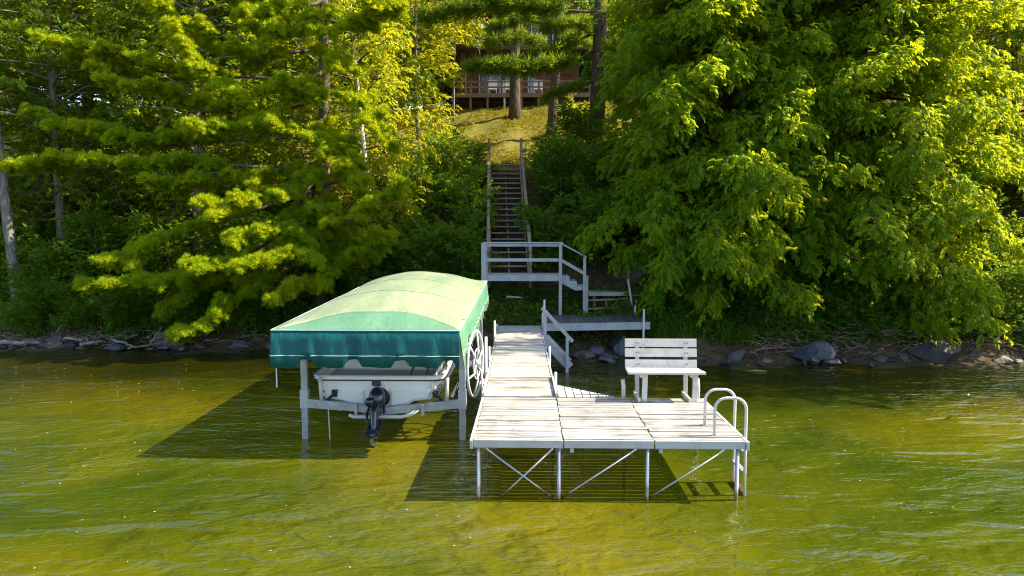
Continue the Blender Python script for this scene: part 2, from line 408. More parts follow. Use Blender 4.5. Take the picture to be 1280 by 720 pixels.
for (x, y, h, ly) in ((1.63, YB + .075, .30, .02), (2.89, YB + .075, .32, .02)):
    m = MB(); m.tube([(x, y, .5), (x, y, DZT + h*.6), (x - .012, y + ly, DZT + h)], .034, 10); m.build('post_sleeve', M['wpipe'], dk, True)

# ------------------------------------------------------------------ swim ladder
ld_ = thing('swim_ladder', 'white tubular ladder with two hooped handrails at the platform edge', 'ladder', (2.76, 9.72, DZT))
for y in (9.46, 9.98):
    pts = [(2.57, y, DZT)]; r_ = .16; zt = DZT + .53
    pts += [(2.57, y, zt - r_)] + [(2.57 + r_ - r_*math.cos(k*math.pi/12), y, zt - r_ + r_*math.sin(k*math.pi/12)) for k in range(1, 7)]
    xr = 3.0
    pts += [(xr - r_ + r_*math.sin(k*math.pi/12), y, zt - r_ + r_*math.cos(k*math.pi/12)) for k in range(0, 7)]
    pts += [(xr, y, .5), (xr + .01, y, -.45)]
    m = MB(); m.tube(pts, .021, 10); m.build('handrail', M['wpipe'], ld_, True)
    m = MB(); m.box((2.57, y, DZT + .006), (.09, .09, .012)); m.build('foot_plate', M['wpipe'], ld_)
for z in (.52, .24, -.04):
    m = MB(); m.box((3.0, 9.72, z), (.07, .50, .022)); m.build('rung', M['alud'], ld_)

# ------------------------------------------------------------------ bench
bn = thing('bench', 'white slatted wooden bench facing the water at the platform back edge', 'bench', (2.28, 11.6, DZT))
for z in (1.645, 1.478, 1.29):
    m = MB(); m.box((2.285, 11.88 + (z - 1.29)*.16, z), (1.225, .032, .142), Euler((-.14, 0, 0)).to_matrix()); m.build('back_slat', M['bench'], bn, bevel=.006)
for z in (1.645, 1.478, 1.29):
    for x in (1.87, 1.91, 2.70, 2.74):
        yb_ = 11.862 + (z - 1.29)*.16
        m = MB(); m.tube([(x, yb_ + .01, z + random.uniform(-.02, .02)), (x, yb_ - .004, z)], .009, 8); m.build('bolt', M['rubber'], bn)
for y, z in ((11.40, 1.235), (11.555, 1.228), (11.71, 1.221)):
    m = MB(); m.box((2.285, y, z), (1.27 if y < 11.5 else 1.235, .147, .04)); m.build('seat_slat', M['bench'], bn, bevel=.006)
for x in (1.885, 2.715):
    m = MB(); m.bar((x, 11.86, DZT - .06), (x, 11.965, 1.70), .07, .04); m.build('back_support', M['bench'], bn, bevel=.004)
    xo = x + (.045 if x > 2 else .045)
    m = MB(); m.bar((xo, 11.40, DZT), (xo + .02, 11.45, 1.21), .085, .04); m.build('leg', M['bench'], bn, bevel=.004)
    m = MB(); m.bar((x, 11.40, 1.178), (x, 11.84, 1.17), .045, .06); m.build('seat_rail', M['bench'], bn)
    m = MB(); m.box((x - .04, 11.63, DZT + .031), (.04, .56, .06)); m.build('foot_rail', M['bench'], bn)

# ------------------------------------------------------------------ walkway
wk = thing('walkway', 'long weathered plank walkway leading from shore to the white platform', 'dock', (-.2, 16, 0))
def wx(y): return -.012 * (y - 11.64)                 # it bears slightly left
WL, WR = -.735, .465
secs = ((11.70, 13.25, M['deck']), (13.27, 16.95, M['walk']), (16.97, 20.75, M['walk']))
for ya, yb, mt in secs:
    m = MB(); n = round((yb - ya) / .142); p = (yb - ya) / n
    for k in range(n):
        y = ya + (k + .5)*p; o = wx(y)
        m.box(((WL + WR)/2 + o + random.uniform(-.008, .008), y, DZT - .018 + random.uniform(-.004, .004)), (WR - WL + random.uniform(-.01, .01), p - .010, .036), Euler((random.uniform(-.012, .012), 0, random.uniform(-.004, .004))).to_matrix())
    m.build('deck_panel', mt, wk)
    for s_, xx in ((-1, WL - .028), (1, WR + .028)):
        m = MB(); hi = .05 if ya < 12 else -.004
        m.bar((xx + wx(ya), ya + .01, DZT - .06 + hi), (xx + wx(yb), yb - .01, DZT - .06 + hi), .036, .13)
        m.build('side_board', M['fascia'] if ya < 12 else M['pt'], wk)
for (x, y, h, r_) in ((WL - .085, 13.85, .70, .032), (WL - .075, 15.2, .28, .024), (WL - .08, 18.6, .42, .03), (WR + .08, 18.9, .55, .03),
                      (WR + .075, 15.6, .22, .03), (WR + .085, 13.2, .12, .03), (WL - .08, 12.55, .12, .03), (WR + .08, 20.5, .42, .03), (WL - .08, 16.9, -.02, .03), (WL-.08, 20.4, .1, .03)):
    gzz = float(H(x, y)) - .1
    m = MB(); m.tube([(x + wx(y), y, gzz), (x + wx(y), y, DZT + h)], r_, 10); m.build('pipe_post', M['wpipe'], wk, True)

# ------------------------------------------------------------------ steps into the water
ws = thing('water_steps', 'small white stair with a slanted handrail going down into the water', 'stairs', (.7, 18.3, 0))
def lerp(a, b, t): return tuple(p + (q - p)*t for p, q in zip(a, b))
for y in (17.95, 18.65):
    m = MB(); m.bar((.47, y, .72), (1.10, y, .04), .04, .22); m.build('stringer', M['pt'], ws)
m = MB(); m.bar((.36, 17.9, 1.60), (1.16, 17.9, .72), .045, .09); m.build('handrail', M['pt'], ws)
for x, zb, zt in ((.45, .55, 1.50), (1.02, -.1, .87)):
    m = MB(); m.box((x, 17.9, (zb + zt)/2), (.075, .05, zt - zb)); m.build('post', M['ptz'], ws)
for k in range(3):
    m = MB(); m.box((.62 + k*.19, 18.3, .50 - k*.205), (.2, .66, .035)); m.build('tread', M['pt'], ws)

# ------------------------------------------------------------------ shore platform and poles
sp = thing('shore_platform', 'dark plank platform with a pale front board beside the walkway end', 'platform', (1.95, 20.9, .8))
def spz(x): return .90 + .02*(x - .45)
m = MB(); n = 20; xa, xb = .50, 3.46; p = (xb - xa)/n
for k in range(n):
    x = xa + (k + .5)*p; m.box((x, 20.95, spz(x) + random.uniform(-.006, .006)), (p - .012, 2.05, .035), Euler((0, 0, random.uniform(-.012, .012))).to_matrix())
m.build('deck_panel', M['ramp'], sp)
m = MB(); m.bar((.46, 19.88, spz(.46) - .085), (3.5, 19.88, spz(3.5) - .085), .05, .21); m.build('front_board', M['pt'], sp)
m = MB(); m.bar((.46, 21.9, spz(.46) - .10), (3.5, 21.9, spz(3.5) - .10), .05, .16); m.build('rear_board', M['oldwood'], sp)
for x, zt, y in ((.46, 1.62, 19.82), (3.30, 1.36, 19.82), (3.30, 1.3, 21.4)):
    m = MB(); m.tube([(x, y, -.4), (x + .01, y, zt)], .03, 8); m.build('pipe_post', M['wpipe'], sp, True)

# ------------------------------------------------------------------ landing with its side steps
LY0, LY1, LZ = 22.0, 23.25, 2.19
LX0, LX1 = X(604, LY0), X(702, LY0)
la = thing('landing', 'grey timber landing with two-rail railing at the foot of the long stair', 'landing', ((LX0+LX1)/2, 22.6, 1.5))
m = MB(); boards_x(m, LX0, LX1, LY0 + .05, LY1, .14, LZ, .036); m.build('deck_panel', M['walk'], la)
m = MB(); m.box(((LX0+LX1)/2, LY0 + .02, LZ - .095), (LX1 - LX0, .045, .19)); m.build('front_board', M['pt'], la)
for x, w_ in ((LX0 + .02, .16), (LX1 - .03, .10)):
    zb = float(H(x, LY0)) - .2
    m = MB(); m.box((x, LY0 - .03, (zb + 3.2)/2), (w_, .05, 3.2 - zb)); m.build('post', M['ptz'], la)
m = MB(); m.box((LX0 + .03, LY1 - .1, (.8 + 3.2)/2), (.10, .10, 2.4)); m.build('post', M['ptz'], la)
m = MB(); m.box(((LX0+LX1)/2 + .02, LY0 + .015, 3.215), (LX1 - LX0 + .06, .14, .04)); m.build('top_rail', M['pt'], la)
m = MB(); m.box(((LX0+LX1)/2, LY0 + .018, 3.14), (LX1 - LX0 - .12, .04, .09)); m.build('top_rail', M['pt'], la)
m = MB(); m.box(((LX0+LX1)/2, LY0 + .018, 2.67), (LX1 - LX0 - .12, .04, .10)); m.build('mid_rail', M['pt'], la)
PX = X(731, LY0)
m = MB(); m.bar((LX1 - .05, LY0 - .005, 3.21), (PX + .06, LY0 - .005, 2.76), .12, .05); m.build('stair_rail', M['pt'], la)
m = MB(); m.bar((LX1, LY0 - .005, 2.66), (PX, LY0 - .005, 2.24), .04, .10); m.build('stair_rail', M['pt'], la)
m = MB(); m.box((PX, LY0 - .03, 1.83), (.09, .05, 1.92)); m.build('post', M['ptz'], la)
m = MB(); m.box((PX + .085, LY0 + .0, 1.55), (.07, .06, 1.25)); m.build('post', M['ptz'], la)
for k in range(3):
    m = MB(); m.box((LX1 + .14 + .24*k, 22.5, 2.06 - .155*k), (.25, .85, .035)); m.build('tread', M['walk'], la)
for y in (22.06, 22.94):
    m = MB(); m.prism([(LX1 + .02, 2.15), (LX1 + .26, 2.15), (LX1 + .26, 2.0), (LX1 + .5, 2.0), (LX1 + .5, 1.84), (LX1 + .75, 1.84), (LX1 + .75, 1.72), (LX1 + .45, 1.70), (LX1 + .02, 1.92)],
            lambda u, v, q: (u, y - .02 + .04*q, v)); m.build('stringer', M['pt'], la)

# ------------------------------------------------------------------ lower landing to the right
lp = thing('lower_landing', 'low grey landing of wide boards right of the railing', 'platform', (2.9, 23, 1.3))
m = MB(); boards_x(m, 1.95, 4.25, 22.35, 23.6, .2, 1.62, .04, .012, .006); m.build('deck_panel', M['walk'], lp)
m = MB(); m.box((3.1, 22.32, 1.56), (2.3, .04, .11)); m.build('front_board', M['pt'], lp)
for x in (2.15, 4.1):
    m = MB(); m.box((x, 22.5, 1.2), (.1, .1, .8)); m.build('post', M['oldwood'], lp)
for (y, z, xa, xb) in ((22.25, 1.41, 1.92, 3.32), (22.05, 1.16, 1.88, 3.32)):
    m = MB(); m.bar((xa, y, z - .04), (xb, y, z + .02), .2, .045); m.build('step', M['oldwood'], lp)
m = MB(); m.bar((2.5, 22.2, .9), (2.5, 22.2, 1.4), .05, .05); m.build('step_support', M['oldwood'], lp)
m = MB(); m.tube([(3.35, 21.95, .9), (3.16, 21.98, 2.06)], .035, 8); m.build('handrail_pole', M['wpipe'], lp, True)
m = MB(); m.tube([(3.42, 21.98, .9), (3.42, 21.98, 1.42)], .035, 8); m.build('handrail_pole', M['wpipe'], lp, True)
bx = thing('storage_cabinet', 'weathered grey board cabinet half hidden by the cedar boughs', 'cabinet', (3.75, 23.3, 1.62))
m = MB()
for k in range(5): m.box((3.42 + .14*k, 23.2 + .004*(k % 2), 2.12), (.132, .03, 1.0))
m.build('door', M['ramp'], bx)
m = MB(); m.box((3.70, 23.48, 2.11), (.70, .5, .98)); m.build('body', M['oldwood'], bx)
m = MB(); m.box((3.70, 23.43, 2.645), (.84, .72, .04), Euler((.08, 0, 0)).to_matrix()); m.build('roof', M['oldwood'], bx)
m = MB(); m.box((3.33, 23.17, 2.14), (.09, .06, 1.04)); m.build('frame', M['oldwood'], bx)

# ------------------------------------------------------------------ long stair up the bank
def sx_at(y): return -.052*(y - 23.3)
st = thing('hillside_stair', 'long open-riser timber stair climbing the bank to the lawn', 'stairs', (-.62, 26.8, 2))
SA, SB = Vector((0, 23.3, 2.19)), Vector((0, 30.7, 6.50))
sxl, sxr = -1.26, .02
NS = 19
for k in range(NS):
    t = (k + 1) / NS; p_ = SA.lerp(SB, t)
    m = MB(); m.box(((sxl + sxr)/2 + sx_at(p_.y) + random.uniform(-.01, .01), p_.y, p_.z - .03), (sxr - sxl - .09, .25, .048), Euler((random.uniform(-.02, .02), random.uniform(-.008, .008), random.uniform(-.008, .008))).to_matrix())
    m.build('tread', M['oldwood'], st)
for x in (sxl, sxr):
    m = MB(); m.bar((x, 23.2, 2.03), (x + sx_at(30.75), 30.75, 6.43), .05, .24); m.build('stringer', M['oldwood_y'], st)
    xr = x + (-.06 if x < -.5 else .06)
    m = MB(); m.bar((xr, 23.0, 2.90), (xr + sx_at(30.8), 30.8, 7.3), .11, .06); m.build('handrail', M['pt'] if False else M['oldwood_y'], st)
    for y in (23.3, 25.8, 28.3, 30.72):
        z = SA.z + (y - SA.y)/(SB.y - SA.y)*(SB.z - SA.z)
        hh = .86 if y < 30 else 1.10
        m = MB(); m.box((xr + sx_at(y), y, z + hh/2 - .25), (.1, .1, hh + .5)); m.build('post', M['oldwood'], st)
m = MB(); m.bar(((sxl+sxr)/2, 23.3, 1.98), ((sxl+sxr)/2 + sx_at(30.7), 30.7, 6.26), .05, .16); m.build('middle_stringer', M['oldwood_y'], st)

# ------------------------------------------------------------------ boat lift
lf = thing('boat_lift', 'galvanised boat lift with a large white hand wheel and four posts', 'boat lift', (-2.5, 14, 0))
LXA, LXB = -3.93, -1.145
for x in (LXA, LXB):
    for y in (12.0, 16.6):
        zt = 2.0 + (y - 11)*.038
        m = MB(); m.box((x, y, (zt - 1.2)/2), (.11, .10, zt + 1.2)); m.build('post', M['alu'], lf, bevel=.01)
        m = MB(); m.box((x, y, .62), (.145, .135, .34)); m.build('sleeve', M['alud'], lf, bevel=.01)
def vbeam(y):
    m = MB()
    m.bar((LXA + .06, y, .555), (-3.25, y, .50), .09, .15); m.bar((-3.25, y, .50), (-2.5, y, .42), .088, .13)
    m.bar((-2.5, y, .42), (-1.75, y, .50), .088, .13); m.bar((-1.75, y, .50), (LXB - .06, y, .555), .09, .15)
    return m.build('cross_beam', M['alu'], lf)
vbeam(11.97); vbeam(16.6)
m = MB(); m.tube([(-3.12, 11.89, .36), (-3.05, 11.88, .33), (-2.2, 11.88, .335), (-2.05, 11.88, .37), (-1.9, 11.89, .46)], .034, 8); m.build('guide_bar', M['wpipe'], lf, True)
for x in (-3.0, -1.83):
    m = MB(); m.box((x, 11.89, .46), (.05, .06, .2)); m.build('bracket', M['alu'], lf)
for x, dx in ((-3.42, .1), (-1.62, -.1)):
    m = MB(); m.bar((x, 12.05, .70), (x, 16.5, .72), .10, .12); m.build('bunk', M['carpet'], lf)
    m = MB(); m.bar((x - dx*1.6, 12.02, .56), (x + dx*.5, 12.02, .74), .06, .05); m.build('bunk_bracket', M['carpet'], lf)
for x in (-3.62, -1.42):
    m = MB(); m.tube([(x, 11.95, .58), (x - (.02 if x < -2 else -.02), 11.95, 1.02)], .035, 8); m.build('guide_post', M['wpipe'], lf, True)
m = MB(); m.bar((-1.36, 12.2, .62), (-1.02, 12.25, 1.25), .07, .05); m.build('winch_arm', M['wpipe'], lf)
m = MB(); m.tube([(-3.50, 11.93, .5), (-3.49, 11.93, .2), (-3.48, 11.93, -.3)], .012, 6); m.build('cable', M['rope'], lf)
m = MB(); m.tube([(-1.12, 12.1, 1.3), (-1.3, 12.0, .62)], .008, 6); m.build('cable', M['rubber'], lf)
m = MB(); m.tube([(-3.88, 12.06, 1.15), (-3.6, 12.05, .72)], .01, 6); m.build('cable', M['rubber'], lf)
for x in (LXA, LXB):
    m = MB(); m.bar((x, 12.06, 1.55), (x, 16.54, 1.72), .06, .08); m.build('side_beam', M['alu'], lf)
wc = Vector((-.95, 12.45, 1.17)); wr = .60; wa = R(-9)
def wp(a_, r_, d=0):
    v = Vector((d, r_*math.cos(a_), r_*math.sin(a_))); return wc + Matrix.Rotation(wa, 3, 'Z') @ v
whl = MB(); whl.tube([wp(2*math.pi*k/40, wr) for k in range(41)], .026, 8, False); whl = whl.build('hand_wheel', M['wpipe'], lf, True)
for k in range(6):
    a_ = k*math.pi/3 + .2
    m = MB(); m.tube([wp(a_, .05, .02), wp(a_ + .25, wr*.5, .05), wp(a_ + .1, wr - .02)], .017, 6); m.build('spoke', M['wpipe'], whl, True)
m = MB(); m.tube([wp(0, 0, -.12), wp(0, 0, .10)], .07, 12); m.build('hub', M['alu'], whl, True)
m = MB(); m.tube([wp(2*math.pi*k/30, .27, .03) for k in range(31)], .014, 6, False); m.build('inner_ring', M['wpipe'], whl, True)

# ------------------------------------------------------------------ lift canopy
cn = thing('boat_canopy', 'arched green vinyl canopy with scalloped teal valance over the boat', 'canopy', (-2.6, 14.7, 2))
CXA, CXB, CYA, CYB = -4.13, -1.09, 11.0, 18.4
def ez(y): return 1.975 + (y - 11)*.038
def crown(y):
    d1, d2 = max(0, y - CYA), max(0, CYB - y)
    return .41 * (1 - math.exp(-d1/1.42)) * (1 - math.exp(-d2/.5))
NXS = 28
def cpt(i, y):
    u = -1 + 2*i/NXS; x = (CXA + CXB)/2 + u*(CXB - CXA)/2
    sag = -.028*abs(math.sin((y - 11.8)*math.pi/1.7))*(1 - u*u) + .006*math.sin(9*u + 2*y)
    return Vector((x, y, ez(y) + crown(y)*(1 - abs(u)**2.1) + (sag if .2 < y - CYA < 7.2 else 0)))
def patch(y0, y1, n):
    m = MB(); m.loft([[cpt(i, y0 + (y1 - y0)*k/n) for i in range(NXS + 1)] for k in range(n + 1)], closed=False); return m
ARC = .78
# the hip ends curve: their seam is an arc, closer to the eave at the corners
def hip(ya, sgn, n=8):
    m = MB(); rows = []
    for k in range(n + 1):
        r = []
        for i in range(NXS + 1):
            u = -1 + 2*i/NXS; d = (ARC*(1 - abs(u)**3) + .05) * k/n
            r.append(cpt(i, ya + sgn*d))
        rows.append(r)
    m.loft(rows if sgn > 0 else rows[::-1], closed=False); return m
def top_panel():
    m = MB(); n = 44; rows = []
    for k in range(n + 1):
        r = []
        for i in range(NXS + 1):
            u = -1 + 2*i/NXS; d = ARC*(1 - abs(u)**3) + .05
            r.append(cpt(i, CYA + d + (CYB - CYA - 2*d)*k/n))
        rows.append(r)
    m.loft(rows, closed=False); return m
top_panel().build('top_panel', M['can_top'], cn, True, thick=.006)
hip(CYA, 1).build('end_panel', M['can_front'], cn, True, thick=.006)
hip(CYB, -1).build('end_panel', M['can_front'], cn, True, thick=.006)
def valance(p0, p1, nrm_, hgt, nscal, mat):
    p0, p1, nv = Vector(p0), Vector(p1), Vector(nrm_); n = 220; rows = [[], [], [], []]
    for k in range(n + 1):
        t = k/n; p = p0.lerp(p1, t)
        a = (t*nscal + .25) % 1.0
        # broad tabs with rounded notches between
        q = abs(a - .5)*2; notch = .5 - .5*math.cos(math.pi*min(1, (q - .55)/.30)) if q > .55 else 0
        if t < .02 or t > .98: notch = 0
        h = hgt - .115*notch + .012*math.sin(t*23)
        wv = .018*math.sin(t*nscal*6.28*1.5 + 1) + .012*math.sin(t*nscal*17)
        for j, (f, o) in enumerate(((0, 0), (.33, .35), (.7, .8), (1, 1.1))):
            rows[j].append(p + nv*(wv*o + .05*f) - Vector((0, 0, h*f)))
    m = MB(); m.loft(rows, closed=False)
    o = m.build('valance', mat, cn, True, thick=.006)
    t_ = MB(); t_.tube([p0.lerp(p1, k/60) + nv*(.018*math.sin(k/60*nscal*6.28*1.5 + 1)*.8 + .012*math.sin(k/60*nscal*17)*.8 + .046) - Vector((0, 0, hgt*.69)) for k in range(61)], .006, 5)
    t_.build('trim_tape', M['can_trim'], cn)
    t2 = MB(); t2.tube([p0.lerp(p1, k/30) + nv*.004 + Vector((0, 0, .002)) for k in range(31)], .009, 6); t2.build('trim_tape', M['can_trim'], cn)
valance((CXA, CYA, ez(CYA)), (CXB, CYA, ez(CYA)), (0, -1, 0), .585, 4, M['can_val'])
valance((CXB, CYB, ez(CYB)), (CXA, CYB, ez(CYB)), (0, 1, 0), .585, 4, M['can_val'])
valance((CXB, CYA, ez(CYA)), (CXB, CYB, ez(CYB)), (1, 0, 0), .585, 9, M['can_front'])  # sunlit side painted in with the lighter green
valance((CXA, CYB, ez(CYB)), (CXA, CYA, ez(CYA)), (-1, 0, 0), .585, 9, M['can_val'])
m = MB()
for y in (11.8, 13.5, 15.2, 16.9, 17.6):
    m.tube([cpt(i, y) - Vector((0, 0, .03)) for i in range(1, NXS)], .018, 6)
for x in (CXA + .03, CXB - .03): m.tube([(x, CYA + .03, ez(CYA) - .03), (x, CYB - .03, ez(CYB) - .03)], .02, 6)
for y in (CYA + .03, CYB - .03): m.tube([(CXA + .03, y, ez(y) - .03), (CXB - .03, y, ez(y) - .03)], .02, 6)
m.build('frame', M['alu'], cn, True)
M['seam'] = plain('canopy_seam', (.20, .29, .17), .6)
for y in (13.5, 15.2, 16.9):
    sm = MB(); sm.tube([cpt(i, y) + Vector((0, 0, .004)) for i in range(NXS + 1)], .007, 5); sm.build('seam', M['seam'], cn)
m = MB(); m.tube([(CXA + .08, CYA - .02, 1.45), (CXA + .08, CYA - .02, 1.05)], .011, 6); m.build('hanging_strap', M['wpipe'], cn)

# ------------------------------------------------------------------ boat
BXC = -2.66
bt = thing('motor_boat', 'white open motor boat with black outdrive resting on the lift', 'boat', (BXC, 14.5, .5))
half = [(0, .50), (.28, .52), (.55, .575), (.64, .63), (.93, .665), (.99, .75), (1.05, .90), (1.10, 1.03)]
def hull_sec(y):
    t = max(0, (y - 12.12) / 5.4); wv = (1 - t**2.6)**.5 if t < 1 else .02; wv = max(wv, .03)
    r_ = .12 * t*t; lift = .28*t**2
    pts = [(x*wv, z + lift*(1 - (z - .5)) + r_) for x, z in half]
    return [Vector((BXC - x, y, z)) for x, z in reversed(pts)] + [Vector((BXC + x, y, z)) for x, z in pts[1:]]
Ys = [12.12 + 5.38*k/18 for k in range(19)]
m = MB(); m.loft([hull_sec(y) for y in Ys], closed=False); s0 = hull_sec(Ys[0]); n0 = len(s0)
m.add(s0, [tuple(range(n0))]); hull = m.build('hull', M['gel'], bt, thick=.02)
def rim_path(dx, dz):                                # from the bow round the rounded stern corners and back
    side = []
    for y in Ys[::-1]:
        b_ = hull_sec(y)[-1]
        if y > 12.4: side.append(Vector((b_.x - BXC + dx, y, b_.z + dz)))
    xr = hull_sec(12.12)[-1].x - BXC + dx; z0 = 1.03 + dz; yb = 12.09 - dx
    side += [Vector((xr - .02 - .16*(1 - math.cos(a_)), yb + .16*(1 - math.sin(a_)), z0)) for a_ in [k*math.pi/12 for k in range(7)]]
    return [Vector((BXC + v.x, v.y, v.z)) for v in side] + [Vector((BXC - v.x, v.y, v.z)) for v in side[::-1]]
m = MB(); m.tube(rim_path(.045, .015), .05, 12); m.build('gunwale', M['gel'], bt, True)
m = MB(); m.tube(rim_path(.088, -.02), .012, 6); m.build('stripe', M['navy'], bt)
for s_ in (-1, 1):                                    # inner side walls
    m = MB(); m.loft([[Vector((BXC + s_*max(.02, (hull_sec(y)[-1].x - BXC - .10)), y, hull_sec(y)[-1].z + dz)) for y in Ys] for dz in (.06, -.3)], closed=False); m.build('inner_side', M['gel'], bt, thick=.02)
for s_ in (-1, 1):                                    # moulded sponson panels on the transom
    m = MB(); m.prism([(.24, .54), (.53, .60), (.62, .65), (.90, .69), (.94, .81), (.24, .81)], lambda u, v, q: (BXC + s_*u, 12.115 - .06*(1 - q), v))
    m.build('transom_panel', M['gel'], bt, bevel=.012)
m = MB(); m.box((BXC, 12.07, .80), (.34, .10, .40)); m.build('motor_mount', M['gel'], bt, bevel=.02)
m = MB(); m.add([(BXC - 1.0, 12.18, .97), (BXC + 1.0, 12.18, .97), (BXC + 1.0, 12.95, 1.0), (BXC - 1.0, 12.95, 1.0)], [(0, 1, 2, 3)]); m.build('splash_well', M['gelgrey'], bt, thick=.02)
m = MB(); m.prism([(-1.0, 1.0), (1.0, 1.0), (1.0, 1.28), (.75, 1.34), (.5, 1.22), (-.5, 1.22), (-.75, 1.34), (-1.0, 1.28)], lambda u, v, q: (BXC + u, 12.96 + .5*q, v)); m.build('rear_bench', M['gel'], bt, bevel=.03)
m = MB(); m.box((BXC, 15, .78), (1.6, 3.2, .03)); m.build('floor', M['gelgrey'], bt)
for x in (.52, .80):
    m = MB(); m.bar((BXC + x, 12.45, .98), (BXC + x + .06, 12.8, 1.25), .035, .035); m.build('seat_strut', M['tan'], bt)
m = MB(); m.box((BXC + .70, 12.82, 1.22), (.42, .06, .16)); m.build('seat_back', M['rubber'], bt, bevel=.02)
for s_ in (-1, 1):
    m = MB(); m.box((BXC + s_*1.0 if s_ > 0 else BXC - .95, 12.05, .91), (.07, .03, .12)); m.build('stern_light' if s_ < 0 else 'trim_tab_housing', M['gel'], bt, bevel=.01)
om = MB()                                            # outdrive
def ell(mb, c, r, rot=None, n=14, k=8):
    rings = []
    for j in range(k + 1):
        th = -math.pi/2 + math.pi*j/k; rr = max(math.cos(th), .02)
        ring = []
        for i in range(n):
            v = Vector((r[0]*rr*math.cos(2*math.pi*i/n), r[1]*rr*math.sin(2*math.pi*i/n), r[2]*math.sin(th)))
            if rot is not None: v = rot @ v
            ring.append(Vector(c) + v)
        rings.append(ring)
    mb.loft(rings, cap=True)
TX = BXC + .0
rt = Euler((R(-25), 0, R(6))).to_matrix()
ell(om, (TX + .04, 11.86, .73), (.155, .19, .20), rt)
omo = om.build('outdrive', M['black'], bt, True)
m = MB(); m.tube([(TX + .07, 12.03, .74), (TX + .06, 11.98, .72)], [.17, .185], 20); m.tube([(TX + .06, 11.985, .72), (TX + .055, 11.94, .70)], [.165, .13], 20); m.build('gimbal_ring', M['rubber'], omo, True)
m = MB(); m.box((TX, 12.0, .96), (.15, .05, .10)); m.build('mount_plate', M['black'], omo, bevel=.01)
m = MB(); ell(m, (TX - .05, 11.68, .70), (.085, .12, .085), rt); m.build('upper_cover', M['black'], omo, True)
m = MB()
secs_ = [((TX + .02, 11.80, .72), .10, .15), ((TX + .03, 11.70, .50), .075, .15), ((TX + .05, 11.60, .33), .06, .14), ((TX + .07, 11.53, .20), .055, .13)]
m.loft([[Vector(c) + Vector((w_*math.cos(q*math.pi/5), l_*math.sin(q*math.pi/5), 0)) for q in range(10)] for c, w_, l_ in secs_], cap=True); m.build('leg', M['black'], omo, True)
m = MB(); m.box((TX + .055, 11.50, .30), (.22, .42, .018), Euler((.35, .1, 0)).to_matrix()); m.build('cavitation_plate', M['black'], omo, bevel=.004)
ax = Vector((0, -1, .30)).normalized(); g0 = Vector((TX + .07, 11.70, .115))
m = MB(); m.tube([g0 + ax*t for t in (0, .05, .15, .28, .38, .42)], [.015, .05, .068, .062, .05, .03], 14); m.build('gearcase', M['black'], omo, True)
m = MB(); m.prism([(11.66, .11), (11.48, .14), (11.44, -.03), (11.52, -.05)], lambda u, v, q: (TX + .064 + .012*q, u, v)); m.build('skeg', M['black'], omo)
m = MB(); hc = g0 + ax*.36; sx_ = Vector((1, 0, 0)); sy_ = ax.cross(sx_)
for k in range(3):
    a0 = 2*math.pi*k/3 + .4
    def bp(rr, da, off): return hc + (sx_*math.cos(a0 + da) + sy_*math.sin(a0 + da))*rr + ax*off
    m.add([bp(.04, -.3, -.02), bp(.09, -.55, -.035), bp(.13, -.2, -.02), bp(.135, .25, .02), bp(.09, .5, .035), bp(.04, .3, .02)], [(0, 1, 2, 3, 4, 5)])
m.build('propeller', M['black'], omo, thick=.008)
m = MB(); m.tube([(TX + .12, 12.02, .62), (TX + .16, 11.85, .48), (TX - .02, 11.66, .42)], .022, 8); m.build('trim_ram', M['black'], omo, True)
m = MB(); m.tube([(TX - .10, 12.02, .62), (TX - .14, 11.85, .46), (TX - .10, 11.66, .40)], .022, 8); m.build('trim_ram', M['black'], omo, True)

bt.location.z -= .06                                 # settle the boat on its bunks

# ------------------------------------------------------------------ house on the hill
M['siding'] = wood('red_brown_siding', (.135, .06, .038), (.19, .085, .055), (.09, .04, .028), .5, 0, .8)
M['roofm'] = plain('brown_shingles', (.075, .055, .045), .9, 0, .3, 8, .2, .4)
M['glass'] = plain('window_glass', (.05, .06, .07), .04, 0, .05, 2, .9)
M['cream'] = plain('cream_trim', (.60, .55, .46), .6)
M['railw'] = plain('brown_deck_wood', (.22, .14, .085), .8, 0, .2, 9)
hs = thing('house', 'red-brown two-storey lake house with a raised deck among the pines', 'house', (0, 48, 12))
HY = 47.0; HB = 12.25
hx0, hx1 = X(572, HY), X(722, HY)
m = MB(); m.box(((hx0+hx1)/2, HY + 4, HB + 1.5), (hx1 - hx0, 8, 3.0)); m.box(((hx0+hx1)/2, HY + 4, HB - .7), (hx1 - hx0 - .2, 7.9, 1.4)); m.build('wall', M['siding'], hs)
ux0, ux1 = X(616, HY + 1.5), X(704, HY + 1.5)
m = MB(); m.prism([(ux0, HB + 3.25), (ux1, HB + 3.25), (ux1, HB + 5.9), ((ux0+ux1)/2, HB + 7.6), (ux0, HB + 5.9)], lambda u, v, q: (u, HY + 1.5 + 6*q, v)); m.build('upper_wall', M['siding'], hs)
def win(parent, x0, x1, z0, z1, y, mull=1):
    f = MB(); t = .09
    f.box(((x0+x1)/2, y, z0), (x1 - x0 + t, .08, t)); f.box(((x0+x1)/2, y, z1), (x1 - x0 + t, .08, t))
    for k in range(mull + 2):
        x = x0 + (x1 - x0)*k/(mull + 1); f.box((x, y, (z0+z1)/2), (t*.8, .075, z1 - z0 - t))
    fo = f.build('window', M['cream'], parent)
    p = MB(); p.box(((x0+x1)/2, y + .035, (z0+z1)/2), (x1 - x0, .02, z1 - z0)); p.build('pane', M['glass'], fo)
for a_, b_ in ((600, 626), (633, 652), (660, 668)):
    win(hs, X(a_, HY), X(b_, HY), HB + .12 if a_ != 633 else HB + .8, HB + 2.25, HY - .03, 1)
